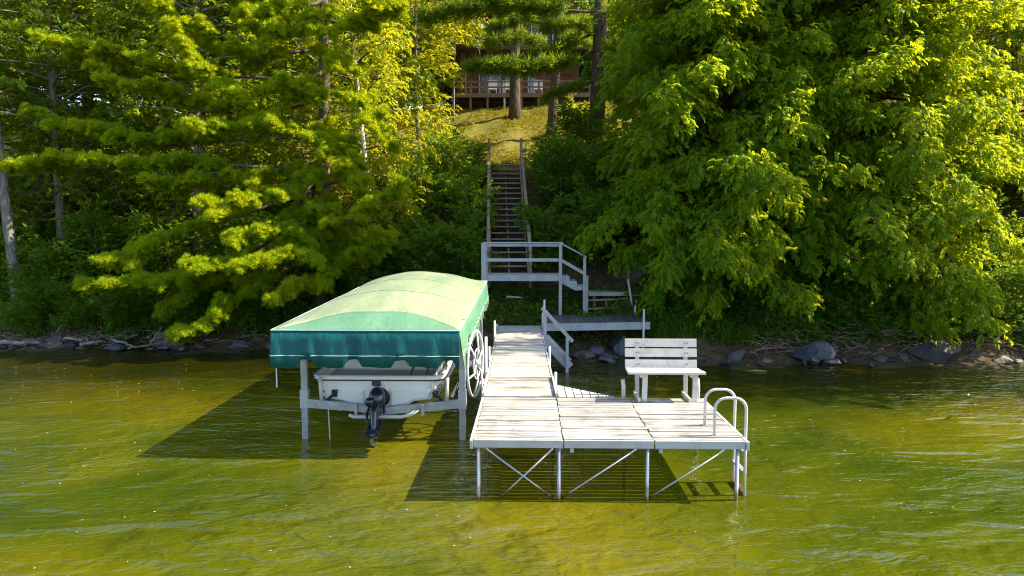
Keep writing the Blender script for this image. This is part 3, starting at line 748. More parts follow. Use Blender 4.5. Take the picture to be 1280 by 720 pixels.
for a_, b_, z0, z1 in ((621, 642, 3.7, 5.6), (652, 676, 3.7, 5.6), (682, 698, 3.7, 5.6)):
    win(hs, X(a_, HY + 1.4), X(b_, HY + 1.4), HB + z0, HB + z1, HY + 1.46, 1)
m = MB(); m.box(((hx0+hx1)/2, HY + 3.6, HB + 3.12), (hx1 - hx0 + 1.2, 9.4, .18)); m.build('roof', M['roofm'], hs)
m = MB()
for s_ in (-1, 1):
    xm = (ux0+ux1)/2; xe = ux0 - .5 if s_ < 0 else ux1 + .5
    m.bar((xm, HY + 4.3, HB + 7.72), (xe, HY + 4.3, HB + 5.75), 7.2, .14)
m.build('roof', M['roofm'], hs)
m = MB(); m.bar((X(566, 45), 45.6, HB + 2.95), (X(600, 45), 45.6, HB + 2.72), 2.6, .16); m.build('porch_roof', M['roofm'], hs)
m = MB(); m.box((X(580, 45.2), 45.2, HB + 1.35), (.35, .3, 2.7)); m.build('porch_post', M['siding'], hs)
dx0, dx1 = X(566, 44.6), X(738, 44.6)
m = MB(); boards_x(m, dx0, dx1, 44.6, 46.9, .18, HB + .02, .05); m.build('deck_floor', M['railw'], hs)
m = MB(); m.box(((dx0+dx1)/2, 44.57, HB - .12), (dx1 - dx0, .05, .26)); m.build('deck_edge', M['railw'], hs)
m = MB(); m.box(((dx0+dx1)/2, 44.6, HB + .72), (dx1 - dx0, .16, .09)); m.build('deck_rail', M['railw'], hs)
m = MB(); m.box(((dx0+dx1)/2, 44.6, HB + .38), (dx1 - dx0, .05, .10)); m.build('deck_rail', M['railw'], hs)
for k in range(9):
    x = dx0 + .1 + (dx1 - dx0 - .2)*k/8; zb = float(H(x, 44.65)) - .3
    m = MB(); m.box((x, 44.66, (zb + HB + .67)/2), (.12, .10, HB + .67 - zb)); m.build('deck_post', M['cream'] if k == 3 else M['railw'], hs)
def deck_chair(px, label):
    x = X(px, 45.7); c = thing('deck_chair', label, 'chair', (x, 45.7, HB + .02), 'white chairs on the house deck')
    z = HB + .02
    m = MB(); m.box((x, 45.7, z + .42), (.56, .52, .06)); m.build('seat', M['wpipe'], c, bevel=.02)
    m = MB(); m.box((x, 45.98, z + .78), (.60, .06, .66), Euler((-.22, 0, 0)).to_matrix()); m.build('backrest', M['wpipe'], c, bevel=.02)
    for sx_ in (-.26, .26):
        for yy in (45.48, 45.92):
            m = MB(); m.box((x + sx_, yy, z + .2), (.05, .05, .39)); m.build('leg', M['wpipe'], c)
        m = MB(); m.box((x + sx_*1.1, 45.7, z + .63), (.06, .5, .04)); m.build('armrest', M['wpipe'], c)
deck_chair(616, 'white deck chair left of the pine trunk on the house deck')
deck_chair(634, 'white deck chair close beside the pine trunk on the house deck')
deck_chair(672, 'white deck chair between the two pine trunks on the house deck')

# ------------------------------------------------------------------ foliage
def tmpl_leaf(L, W, fold=.25):
    """one leaf along +X, folded on the midrib"""
    return np.array([[0, 0, 0], [L*.45, W/2, W*fold], [L, 0, -L*.12], [L*.45, -W/2, W*fold]])
def rotz(a): c, s = math.cos(a), math.sin(a); return np.array([[c, -s, 0], [s, c, 0], [0, 0, 1]])
def rotx(a): c, s = math.cos(a), math.sin(a); return np.array([[1, 0, 0], [0, c, -s], [0, s, c]])
def roty(a): c, s = math.cos(a), math.sin(a); return np.array([[c, 0, s], [0, 1, 0], [-s, 0, c]])
def spray(n, length, L, W, droop, seed, ang=.9, twist=.5):
    rg = np.random.default_rng(seed); out = []
    for k in range(n):
        t = (k + .5)/n; s = 1 if k % 2 else -1
        org = np.array([t*length, 0, -droop*t*t*length])
        a = s*ang*(1 - .55*t) + rg.normal(0, .2); l = L*(1 - .25*abs(t - .5))*rg.uniform(.8, 1.15)
        m_ = rotz(a) @ roty(droop*1.1*t + rg.normal(.15, .25)) @ rotx(rg.normal(0, twist))
        out.append(tmpl_leaf(l, W*rg.uniform(.8, 1.2)) @ m_.T + org)
    return np.concatenate(out)
def tuft(n, L, W, seed, cone=1.25):
    rg = np.random.default_rng(seed); out = []
    for k in range(n):
        th = cone*math.sqrt((k + .5)/n); ph = k*2.39996 + rg.normal(0, .2); l = L*rg.uniform(.8, 1.1)
        d = np.array([math.cos(th), math.sin(th)*math.cos(ph), math.sin(th)*math.sin(ph)])
        sd_ = nrm(np.cross(d, rg.normal(size=3))); o = d*l*.08
        out.append(np.stack([o, o + d*l*.5 + sd_*W/2, d*l, o + d*l*.5 - sd_*W/2]))
    return np.concatenate(out)
T = {
 'cedar': [spray(10, .25, .125, .056, .40, s, .9) for s in range(4)],
 'broad': [spray(8, .34, .15, .085, .30, 10 + s, 1.0, .8) for s in range(4)],
 'pine': [tuft(46, .17, .019, 20 + s, 1.3) for s in range(3)],
 'pinefar': [tuft(22, .36, .034, 30 + s, 1.4) for s in range(3)],
 'broadfar': [spray(7, .5, .26, .15, .30, 40 + s, 1.1, .8) for s in range(4)],
 'small': [spray(7, .24, .11, .055, .2, 50 + s, 1.1, .8) for s in range(4)],
}
def cloud(pos, xdir, scale, kind, up=None):
    pos = np.asarray(pos); n = len(pos); tl = T[kind]
    if up is None: up = np.tile([0, 0, 1.], (n, 1)) + RG.normal(0, .35, (n, 3))
    x = nrm(xdir); y = nrm(np.cross(up, x)); z = np.cross(x, y)
    Rm = np.stack([x, y, z], 2)
    which = RG.integers(0, len(tl), n); Vs = []
    for k, tp in enumerate(tl):
        sel = which == k
        if not sel.any(): continue
        v = np.einsum('nij,kj->nki', Rm[sel], tp) * scale[sel, None, None] + pos[sel, None, :]
        Vs.append(v.reshape(-1, 3))
    V_ = np.concatenate(Vs); return V_, np.arange(len(V_)).reshape(-1, 4)

def bough(p0, pts, width, dens, kind, rgs, s0=.25, flat=.25, size=1.0, upturn=.5, droop=0):
    """foliage along a polyline limb; returns positions and headings"""
    pl = np.array([list(p) for p in pts], float); seg = np.linalg.norm(np.diff(pl, axis=0), axis=1); cum = np.concatenate([[0], np.cumsum(seg)])
    L = cum[-1]; n = max(4, int(dens*L*(1 - s0)))
    s = s0 + (1 - s0)*rgs.random(n)**.85
    q = np.stack([np.interp(s*L, cum, pl[:, k]) for k in range(3)], 1)
    q2 = np.stack([np.interp(np.minimum(s*L + .1, L), cum, pl[:, k]) for k in range(3)], 1) - np.stack([np.interp(s*L - .1, cum, pl[:, k]) for k in range(3)], 1)
    t = nrm(q2); side = nrm(np.cross(t, np.tile([0, 0, 1.], (n, 1))))
    w = width*np.sin(np.clip((s - s0)/(1 - s0)*.85 + .15, 0, 1)*math.pi*.97)**.6
    o = np.clip(rgs.normal(0, .5, n), -1, 1)
    pos = q + side*(o*w)[:, None] + t*(rgs.normal(0, .12, n)*width)[:, None]
    pos[:, 2] += rgs.normal(0, flat*width*.5, n) - droop*np.abs(o)*w*.5
    hd = t*.7 + side*(o*1.3)[:, None] + rgs.normal(0, .35, (n, 3)); hd[:, 2] += upturn
    return pos, hd

def make_tree(name, label, base, h, rx, ry=None, t0=.25, nb=60, kind='broad', mat='broad', barkm='bark_pine', r0=.18, prof='egg', elev=(.5, -.1),
              droop=.15, dens=16, width=.9, flat=.35, size=1., upturn=.1, lean=(0, 0), seed=0, cat='tree', group=None, limb=True, s0=.3, hdroop=0, cmin=None, extra=(), limbm=None):
    rgs = np.random.default_rng(1000 + seed); ry = ry or rx
    root = thing(name, label, cat, base, group); b = np.array(base, float)
    def axis(t): return b + np.array([lean[0]*t + .12*math.sin(3*t + seed), lean[1]*t + .1*math.sin(2.3*t + 2*seed), h*t])
    m = MB(); ts = np.linspace(-.03, 1, 14)
    m.tube([axis(t) for t in ts], [max(.015, r0*(1 - max(t, 0))**.8*(1.35 if t < .02 else 1)) for t in ts], 10)
    P_, D_ = [], []; m0 = m
    if limbm: m.build('trunk', M[barkm], root, True); m = MB()
    for i in range(nb):
        u = (i + rgs.random())/nb; t = t0 + (1 - t0)*u*.99
        ph = i*2.39996 + rgs.normal(0, .35)
        if prof == 'egg': rad = (math.sin(min(1, u*.86 + .14)*math.pi)**.62)
        elif prof == 'bulge': rad = float(np.interp(u, [0, .08, .19, .30, .5, .8, 1], [.60, .78, 1., .88, .72, .52, .2]))
        elif prof == 'cone': rad = (1 - u)**.75*.95 + .05
        else: rad = (1 - u)**.5*(1 if u > .1 else .75 + 2.5*u)
        rad *= rgs.uniform(.66, 1.14)
        hv = np.array([math.cos(ph)*rx, math.sin(ph)*ry, 0])*rad; L = np.linalg.norm(hv)
        e = elev[0]*u + elev[1]*(1 - u) + rgs.normal(0, .10)
        st_ = axis(t); pts = []
        for q in np.linspace(0, 1, 6):
            p = st_ + hv*q + np.array([0, 0, L*(math.tan(e)*q - droop*q*q*1.2)]) + rgs.normal(0, .03*L*q, 3)
            pts.append(p)
        if cmin is not None:
            for p in pts: p[2] = max(p[2], cmin + .2*rgs.random())
        if limb and L > .5: m.tube(pts, [max(.006, (.012 + .012*L)*(1 - .85*q)) for q in np.linspace(0, 1, 6)], 5, False)
        p, d = bough(None, pts, width*min(1, .35 + L*.25), dens, kind, rgs, s0, flat, size, upturn, hdroop); P_.append(p); D_.append(d)
    for pts, wd, dn in extra:
        m.tube(pts, [max(.01, .07*(1 - .85*k/len(pts))) for k in range(len(pts))], 6, False)
        p, d = bough(None, pts, wd, dn, kind, rgs, .2, .22, size, upturn, 0); P_.append(p); D_.append(d)
    if limbm: m.build('branches', M[limbm], root, True)
    else: m.build('trunk', M[barkm], root, True)
    pos = np.concatenate(P_); hd = np.concatenate(D_)
    V_, F_ = cloud(pos, hd, size*rgs.uniform(.75, 1.25, len(pos)), kind)
    np_mesh('crown', V_, F_, M[mat], root)
    return root
def on(px, Y, dz=-.1):
    x = X(px, Y); return (x, Y, float(H(x, Y)) + dz)
def put(src, label, px, Y, s=1., rz=0., sz=None):
    o = copy_tree(src); o.location = on(px, Y); o.rotation_euler = (0, 0, rz); o.scale = (s, s, sz or s); o['label'] = label
    return o

# --- the overhanging white pine at left: limbs follow the photograph's boughs at their own depths
def overhanging_pine():
    rgs = np.random.default_rng(5)
    bx_ = on(398, 23.2); root = thing('white_pine', 'big pine with fluffy yellow-green boughs overhanging the water at left', 'tree', bx_)
    m = MB(); b = Vector(bx_); top = P(405, -420, 23.0)
    m.tube([b.lerp(top, t) + Vector((.1*math.sin(5*t), 0, 0)) for t in np.linspace(0, 1, 12)], [.24*(1 - .8*t) for t in np.linspace(0, 1, 12)], 12)
    BR = [
     ([(402,60,23.2),(310,75,21.8),(195,15,21)], .75, 120), ([(400,120,23.1),(325,150,20.9),(255,95,20.3),(215,45,20.2)], .8, 150),
     ([(400,170,23.1),(330,165,20.8),(235,160,20.2)], .8, 130), ([(398,205,23),(260,208,21.5),(110,205,20.6),(5,212,20.6)], .75, 130),
     ([(398,215,23),(330,250,20.6),(255,262,19.8)], .8, 130), ([(396,250,23),(370,318,20.4),(250,335,19.5)], .8, 150),
     ([(396,255,23),(430,280,20.8),(500,240,20.5)], .7, 120), ([(394,280,23),(230,345,20.6),(105,362,20)], .75, 150),
     ([(392,290,23),(300,372,20.2),(222,428,19.4)], .55, 130), ([(402,120,23),(455,130,21.4),(490,190,20.9)], .7, 100),
     ([(403,20,23.2),(450,40,21.8),(480,10,21)], .8, 110), ([(396,240,23),(200,300,21.2),(145,330,20.5)], .8, 130),
     ([(400,170,23),(210,180,22),(60,150,22)], .9, 100), ([(404,-30,23),(300,-10,22),(180,-20,21.5)], .9, 110),
     ([(396,250,23),(420,340,21),(345,375,20.2)], .75, 140), ([(396,200,23),(300,225,21.5),(190,235,20.6)], .7, 110),
     ([(396,220,23),(350,290,20.7),(290,300,20)], .7, 110), ([(404,-60,23),(430,-40,21.6),(520,-40,21)], .9, 90),
     ([(396,270,23),(330,320,21.6),(200,390,20.6)], .6, 110), ([(404,40,23),(340,30,22.2),(270,-10,22)], .8, 90),
     ([(400,150,23),(420,190,21.4),(450,225,20.8)], .6, 100), ([(402,90,23),(380,120,21.5),(350,110,20.7)], .6, 100),
     ([(396,250,23),(460,330,21.4),(480,300,20.8)], .6, 90), ([(400,180,23),(280,140,22.4),(130,100,22)], .8, 80),
     ([(404,0,23),(350,10,21.8),(330,60,21)], .7, 80), ([(402,60,23),(415,70,22),(425,85,21.3)], .7, 110), ([(401,110,23),(395,120,22),(385,130,21.3)], .7, 110),
     ([(400,150,23),(405,165,22),(415,180,21.2)], .7, 110), ([(398,200,23),(385,215,22),(395,232,21)], .6, 100), ([(397,240,23),(400,255,22),(405,270,21)], .6, 110), ([(404,10,23),(400,25,22),(390,40,21.4)], .7, 110),
     ([(395,270,23),(395,290,22),(390,318,21)], .6, 110), ([(395,260,23),(440,300,22),(455,325,21)], .7, 110), ([(396,230,23),(440,225,22),(470,262,21.4)], .6, 100), ([(403,40,23),(350,45,22),(300,25,21.5)], .7, 90), ([(400,100,23),(200,90,22.8),(80,60,22.6)], .9, 70)]
    PP, DD = [], []
    for br, wd, dn in BR:
        pts = [np.array(P(*q)) for q in br]
        fine = []
        for k in range(len(pts) - 1):
            for q in (0, .25, .5, .75): fine.append(pts[k]*(1 - q) + pts[k+1]*q + rgs.normal(0, .05, 3)*(1 if (k or q) else 0))
        fine.append(pts[-1]); n = len(fine)
        m.tube(fine, [max(.008, .065*(1 - .9*k/n)) for k in range(n)], 6, False)
        # side twigs, each a plate of tufts
        L = sum(np.linalg.norm(fine[k+1] - fine[k]) for k in range(n - 1))
        p, d = bough(None, fine, wd*.5, dn*.32, 'pine', rgs, .3, .3, 1, .8); PP.append(p); DD.append(d)
        for k in range(int(L*2.6)):
            s = .28 + .72*(k + rgs.random())/int(L*2.6); i = min(n - 2, int(s*(n - 1))); f = s*(n - 1) - i
            o = fine[i]*(1 - f) + fine[i+1]*f; t = nrm(fine[i+1] - fine[i]); sd_ = np.cross(t, [0, 0, 1.]) * (1 if k % 2 else -1)
            e = o + (t*.55 + sd_*1.0)*wd*rgs.uniform(.5, 1.3) + np.array([0, 0, rgs.normal(.05, .14)])
            mid = (o + e)/2 + np.array([0, 0, .05]); m.tube([o, mid, e], [.014, .01, .005], 4, False)
            p, d = bough(None, [o, mid, e], .26, 62, 'pine', rgs, .15, .55, 1, 1.3); PP.append(p); DD.append(d)
    m.build('trunk', M['bark_limb'], root, True)
    pos = np.concatenate(PP); hd = np.concatenate(DD)
    V_, F_ = cloud(pos, hd, rgs.uniform(.75, 1.2, len(pos)), 'pine')
    np_mesh('crown', V_, F_, M['pine'], root)
overhanging_pine()

# --- the cedars at right
make_tree('cedar_tree', 'broad cedar with drooping boughs beside the storage cabinet', on(890, 23.4), 14.5, 4.6, 5.3, t0=.02, nb=330, kind='cedar', mat='cedar', barkm='bark_cedar', r0=.22,
          prof='bulge', elev=(.55, -.16), droop=.20, dens=64, width=.72, flat=.5, upturn=-.12, seed=1, s0=.3, hdroop=.5, cmin=.85)
make_tree('cedar_tree', 'largest cedar hanging over the boulders with sunlit yellow right side', on(1075, 23.6), 16, 4.7, 5.5, t0=.02, nb=330, kind='cedar', mat='cedar', barkm='bark_cedar', r0=.26,
          prof='dome', elev=(.55, -.16), droop=.20, dens=62, width=.74, flat=.5, upturn=-.12, seed=2, s0=.3, hdroop=.6, cmin=.85)
make_tree('cedar_tree', 'shaded cedar at the right picture edge behind the largest cedar', on(1262, 25.2), 9, 3.6, 3.6, t0=.02, nb=120, kind='cedar', mat='broad', barkm='bark_cedar', r0=.18,
          prof='dome', elev=(.45, .05), droop=.22, dens=24, width=.85, flat=.45, upturn=-.3, seed=3, s0=.3, hdroop=.5, cmin=.85)
make_tree('spruce_tree', 'thin open tree with orange-tinged leaves against the sky at upper right', on(1248, 27), 17, 3.4, t0=.2, nb=60, kind='broad', mat='orange', r0=.16,
          prof='cone', elev=(.2, -.05), droop=.1, dens=9, width=.8, flat=.3, seed=4, s0=.3)

# --- pines standing on the lawn
def lawn_pine(px, Y, label, h, r0, seed, t0=.42, lean=(0, 0), nb=34, rx=4.2, extra=()):
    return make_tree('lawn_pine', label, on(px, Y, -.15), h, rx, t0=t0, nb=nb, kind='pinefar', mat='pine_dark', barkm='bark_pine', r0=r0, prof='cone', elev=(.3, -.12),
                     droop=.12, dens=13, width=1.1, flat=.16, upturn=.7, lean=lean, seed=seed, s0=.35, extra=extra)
lawn_pine(646, 41.5, 'straight pine trunk in front of the house windows', 22, .34, 11, .40, nb=26)
lawn_pine(690, 36.5, 'leaning pine trunk right of centre on the sunny lawn', 21, .26, 12, .52, (.9, 0), nb=20, extra=[([P(*q) for q in b_], w_, d_) for b_, w_, d_ in (
    ([(692,62,36.5),(655,48,35.8),(608,54,35.2)], .9, 50), ([(692,34,36.5),(650,22,35.8),(612,36,35.4)], .9, 50), ([(692,50,36.5),(720,46,36),(745,60,35.6)], .8, 45))])
lawn_pine(742, 31.5, 'thick dark pine trunk at the right edge of the lawn', 22, .38, 13, .50, (.35, 0), nb=24, rx=3.8, extra=[([P(*q) for q in b_], w_, d_) for b_, w_, d_ in (
    ([(744,62,31.5),(715,80,30.9),(660,86,30.3),(588,84,29.8)], .95, 75), ([(744,40,31.5),(700,62,31),(650,78,30.6)], .8, 60), ([(744,15,31.5),(690,12,30.6),(610,8,30),(525,22,29.6)], 1.0, 60),
    ([(745,-5,31.5),(660,-15,30.5),(590,2,30)], 1.0, 60), ([(744,66,31.5),(775,62,30.8),(812,84,30.4)], .9, 60), ([(744,95,31.5),(765,112,31),(785,140,30.6)], .8, 50),
    ([(743,100,31.5),(715,112,31),(680,124,30.8)], .6, 40), ([(745,20,31.5),(780,10,30.8),(830,20,30.2)], 1.0, 60), ([(744,45,31.5),(720,30,30.8),(680,35,30.3)], .8, 45))])

# --- birch left of the stair
make_tree('birch_tree', 'white-barked birch with bright yellow-green leaves left of the stair', on(470, 25.0), 11, 2.6, t0=.25, nb=50, kind='broad', mat='yellow', barkm='birch', r0=.13,
          prof='egg', elev=(.75, -.05), droop=.30, dens=20, width=.75, flat=.6, lean=(-.7, 0), seed=21, upturn=-.2, limbm='bark_limb')
make_tree('birch_tree', 'small golden-leaved tree at the left edge of the lawn', on(525, 33.5), 11, 2.4, t0=.16, nb=54, kind='broad', mat='yellow', barkm='bark_grey', r0=.10,
          prof='egg', elev=(.7, .0), droop=.2, dens=17, width=.9, flat=.6, seed=22, size=1.15, limbm='bark_limb')
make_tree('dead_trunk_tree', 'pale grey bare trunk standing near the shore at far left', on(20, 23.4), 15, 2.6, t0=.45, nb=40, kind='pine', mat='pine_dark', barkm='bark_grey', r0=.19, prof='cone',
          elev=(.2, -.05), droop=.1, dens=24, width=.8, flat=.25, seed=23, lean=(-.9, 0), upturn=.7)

# --- trees behind, three kinds copied and turned
mapleA = make_tree('maple_tree', 'dark leafy maple filling the gap behind the overhanging pine', on(250, 26.5), 15, 3.9, t0=.10, nb=95, kind='broad', mat='broad', barkm='bark_grey', r0=.2,
          prof='egg', elev=(.75, -.05), droop=.12, dens=15, width=1.1, flat=.6, seed=31, size=1.25, group='leafy maples on the bank')
put(mapleA, 'leafy maple at the top left corner behind the pale grey trunk', 75, 26.5, .95, 1.9)
put(mapleA, 'leafy maple directly behind the white birch', 405, 28.5, 1., 3.6)
put(mapleA, 'leafy maple left of the picture edge behind the shore', -80, 26, 1.05, 4.9)
put(mapleA, 'leafy maple between the thick dark pine and the broad cedar', 835, 28, .62, 2.6)
put(mapleA, 'leafy maple standing behind the largest cedar', 1010, 29, .8, .8)
put(mapleA, 'leafy maple behind the open orange-tinged tree', 1190, 31, 1., 5.5)
make_tree('maple_tree', 'unseen maple right of the picture edge, added to shade the shore and walkway', (19.0, 17.8, float(H(19.0, 17.8)) - .1), 16.4, 4.2, 2.3, t0=.06, nb=90, kind='broadfar', mat='broad', barkm='bark_grey', r0=.22,
          prof='egg', elev=(.7, -.05), droop=.12, dens=12, width=1.0, flat=.6, seed=33, size=.8)  # out-of-view tree, added to throw shade on the shore strip and walkway
put(mapleA, 'leafy maple deep in shade between far left trunk and pine boughs', 150, 30, 1.0, 3.1)
put(mapleA, 'leafy maple in the dark behind the trunk of the overhanging pine', 320, 30.5, 1.0, 5.1)
make_tree('young_birch', 'golden young tree screening the upper left windows of the house', on(570, 43), 11, 2.7, t0=.45, nb=46, kind='broad', mat='yellow', barkm='bark_grey', r0=.08,
          prof='egg', elev=(.6, .0), droop=.2, dens=14, width=1.0, flat=.5, seed=24, size=1.4, limbm='bark_limb')
farM = make_tree('forest_maple', 'golden sunlit maple rising left of the house roof', on(505, 50), 19, 5.2, t0=.10, nb=90, kind='broadfar', mat='yellow', barkm='bark_grey', r0=.25,
          prof='egg', elev=(.75, 0), droop=.1, dens=11, width=1.5, flat=.6, seed=41, size=1.1, group='maples around the house')
put(farM, 'golden maple behind the left half of the house', 590, 58, 1.15, 2.)
put(farM, 'golden maple behind the right half of the house', 715, 59, 1.1, 3.3)
put(farM, 'golden maple right of the house behind the thick pine', 800, 56, 1.0, 5.)
put(farM, 'golden maple far back at the upper left of the lawn', 420, 47, 1., 1.)
put(farM, 'golden maple deep in the woods above the largest cedar', 990, 58, 1.1, 4.2)
put(farM, 'golden maple deep in the woods at the far upper left', 40, 47, 1.05, 2.5)
put(farM, 'golden maple deep in the woods left of the pine tops', 190, 50, 1.15, 3.7)
put(farM, 'golden maple in the woods behind the white birch top', 330, 45, 1.05, .4)
put(farM, 'golden maple far behind the open orange-tinged tree', 1170, 48, 1.05, 1.4)
put(farM, 'golden maple at the far right behind the shaded cedar', 1330, 44, 1.0, 2.9)
put(farM, 'golden maple deep in the woods above the broad cedar', 905, 60, 1., 5.9)
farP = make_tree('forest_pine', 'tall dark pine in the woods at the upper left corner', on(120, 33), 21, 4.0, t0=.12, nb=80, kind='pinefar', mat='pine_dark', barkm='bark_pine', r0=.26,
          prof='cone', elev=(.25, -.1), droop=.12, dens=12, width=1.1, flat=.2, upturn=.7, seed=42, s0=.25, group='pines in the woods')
put(farP, 'tall dark pine in the woods left of the white birch', 345, 33, 1., 1.2)
put(farP, 'tall dark pine in the woods beyond the far left trunk', -10, 31, 1., 2.2)
put(farP, 'tall dark pine in the woods above the overhanging pine', 230, 38, 1.1, 3.2)
put(farP, 'tall dark pine in the woods behind the broad cedar', 900, 54, 1., 4.2)
put(farP, 'tall dark pine in the woods behind the largest cedar', 1100, 52, 1.1, 5.2)
put(farP, 'tall dark pine in the woods at the upper right corner', 1290, 50, 1., .2)
put(farP, 'tall dark pine left of the house among golden maples', 470, 43, .95, 2.7)
put(farP, 'tall dark pine right of the house among golden maples', 830, 50, .8, 3.9)

# --- shrubs on the bank
shr = make_tree('shrub', 'dark green shrub left of the stair foot beside the landing', on(575, 23.6), 2.0, 1.1, t0=.02, nb=34, kind='small', mat='shrub', barkm='twig', r0=.03,
          prof='egg', elev=(1.0, .3), droop=.1, dens=26, width=.5, flat=.8, seed=51, size=1.2, cat='shrub', group='shrubs on the bank', limb=False, s0=.1)
SH = [(870, 20.6, .7, 'low shrub behind the bench on the right bank'), (950, 20.7, .75, 'low shrub left of the largest dark boulder'), (1075, 20.6, .8, 'low shrub between the two largest right boulders'), (1160, 20.8, .75, 'low shrub above the flat-topped boulder'), (1270, 20.3, .85, 'low shrub at the lower right above the last stones'), (990, 21.2, .9, 'low shrub deep under the largest cedar'),
      (35, 22.3, .75, 'low shrub hanging over the left shore near the picture edge'), (85, 22.2, .65, 'low shrub over the stones below the pale grey trunk'), (150, 22.1, .75, 'low shrub over the long grey slab at left shore'), (250, 22.0, .8, 'low shrub between pine boughs and the left waterline'),
      (315, 21.9, .75, 'low shrub at the waterline beside the canopy corner'), (200, 22.3, .7, 'low shrub on the left shore under the lowest pine bough'), (530, 23.4, 1.1, 'rounded shrub behind the back end of the green canopy'), (490, 24.2, 1.2, 'shrub at the foot of the white birch'), (585, 26.2, 1.1, 'shrub left of the middle of the long stair'),
      (560, 28.6, 1.2, 'shrub left of the upper half of the long stair'), (590, 30.3, .75, 'low shrub left of the top stair post'), (520, 27, 1.3, 'tall shrub between birch and long stair'),
      (680, 24.8, 1.0, 'shrub right of the long stair behind the railing'), (700, 27.2, 1.2, 'shrub right of the middle of the long stair'), (745, 24.4, 1.1, 'shrub behind the sloping stair rail'),
      (690, 29.6, .9, 'shrub right of the upper half of the long stair'), (725, 30.4, 1.2, 'shrub at the base of the thick dark pine'), (770, 27, 1.3, 'shrub between thick pine and broad cedar'),
      (60, 23.6, 1.0, 'shrub right of the pale grey trunk near shore'), (120, 24.4, 1.2, 'shrub under the lowest left pine boughs'), (205, 24.2, 1.2, 'shrub below the maple behind the overhanging pine'),
      (300, 24, 1.2, 'shrub in the dark under the overhanging pine'), (400, 23.8, 1.1, 'shrub at the trunk of the overhanging pine'), (445, 23.2, .9, 'shrub left of the green canopy top'),
      (-10, 24, 1.2, 'shrub at the left picture edge behind the shore'), (905, 22.4, .8, 'shrub under the broad cedar above the rocks'), (1230, 22.6, 1.0, 'shrub at the right picture edge above the rocks')]
for i, (px, Y, s, lb) in enumerate(SH): put(shr, lb, px, Y, s, i*1.7)
ysh = make_tree('shrub', 'sunlit yellow-green shrub by the top of the stair', on(738, 32.8), 1.6, 1.2, t0=.02, nb=30, kind='small', mat='yellow', barkm='twig', r0=.03,
          prof='egg', elev=(1.0, .3), droop=.1, dens=20, width=.5, flat=.8, seed=52, size=1.3, cat='shrub', limb=False, s0=.1)

put(shr, 'big rounded bush behind the left end of the house', 545, 52, 2.6, .5)
put(shr, 'big bush under the golden maple at the upper left of the lawn', 480, 50, 2.8, 2.5)
put(shr, 'big bush at the left side of the lawn under the white birch', 430, 44, 2.6, 1.5)
put(shr, 'big bush at the right end of the house deck', 752, 49, 2.7, 3.5)
put(shr, 'big bush right of the house behind the thick dark pine', 790, 51, 3.0, 4.4)
put(farM, 'golden maple low on the skyline left behind the house', 545, 66, .9, 2.2)
put(farM, 'golden maple low on the skyline right behind the house', 765, 66, .9, 4.6)
# --- ground cover over the bank (stuff)
def cover(name, n, xr, dr, kind, mat, sc_, lift, skip=True, hd_up=.5):
    x = RG.uniform(*xr, n); d = RG.uniform(*dr, n); y = np.interp(x, SX, SY) + d
    keep = np.ones(n, bool)
    if skip:
        keep &= ~((x > -1.4) & (x < .15) & (y > 22))
        keep &= ~((x > -1.5) & (x < 2) & (y > 21.9) & (y < 23.4)) & ~((x > .4) & (x < 3.5) & (y < 22)) & ~((x > 1.9) & (x < 4.3) & (y > 21.9) & (y < 23.7))
        keep &= (np.sin(1.7*x + .4*y) + np.sin(2.3*y - .9*x + 1) + RG.normal(0, .6, n)) > -.9
    x, y = x[keep], y[keep]; n = len(x); z = H(x, y) + RG.random(n)*lift
    hd = RG.normal(0, 1, (n, 3)); hd[:, 2] = np.abs(hd[:, 2])*.3 + hd_up
    V_, F_ = cloud(np.stack([x, y, z], 1), hd, RG.uniform(.7, 1.3, n)*sc_, kind)
    o = np_mesh(name, V_, F_, M[mat]); return tag(o, None, None, None, 'stuff')
tag(cover('undergrowth', 22000, (-24, 18), (.55, 10.4), 'small', 'shrub', 1.15, .55), 'low leafy undergrowth covering the steep bank', 'undergrowth')
tag(cover('bank_weeds', 2600, (-2.5, 5.5), (.3, 3.2), 'small', 'grass', .8, .2, False), 'short green weeds on the earth around the landing', 'weeds')
def blades(name, n, xr, dr, L, mat):
    x = RG.uniform(*xr, n); d = RG.uniform(*dr, n); y = np.interp(x, SX, SY) + d; z = H(x, y)
    keep = (np.sin(2.1*x) + np.sin(5.3*x + 2)*.6 + RG.normal(0, .5, n)) > -.7; x, y, z = x[keep], y[keep], z[keep]; n = len(x)
    a_ = RG.uniform(0, 2*math.pi, n); l = L*RG.uniform(.5, 1.2, n); dx = np.cos(a_)*.45; dy = np.sin(a_)*.45 - .45
    p = np.stack([x, y, z], 1); wv = np.stack([-np.sin(a_), np.cos(a_), 0*a_], 1)*.016
    m1 = p + np.stack([dx*l*.4, dy*l*.4, l*.7], 1); tp = p + np.stack([dx*l*1.1, dy*l*1.1, l*.62], 1)
    V_ = np.stack([p - wv, p + wv, m1 + wv*.9, m1 - wv*.9, m1 - wv*.9, m1 + wv*.9, tp + wv*.1, tp - wv*.1], 1).reshape(-1, 3)
    return tag(np_mesh(name, V_, np.arange(len(V_)).reshape(-1, 4), M[mat]), None, None, None, 'stuff')
tag(blades('shore_grass', 3500, (-22, -4.5), (.12, 1.7), .55, 'shrub'), 'long bright grass leaning over the left shore', 'grass')
tag(blades('shore_grass', 2500, (2.6, 6.5), (.3, 1.3), .5, 'grass'), 'short grass between rocks and broad cedar at right shore', 'grass')

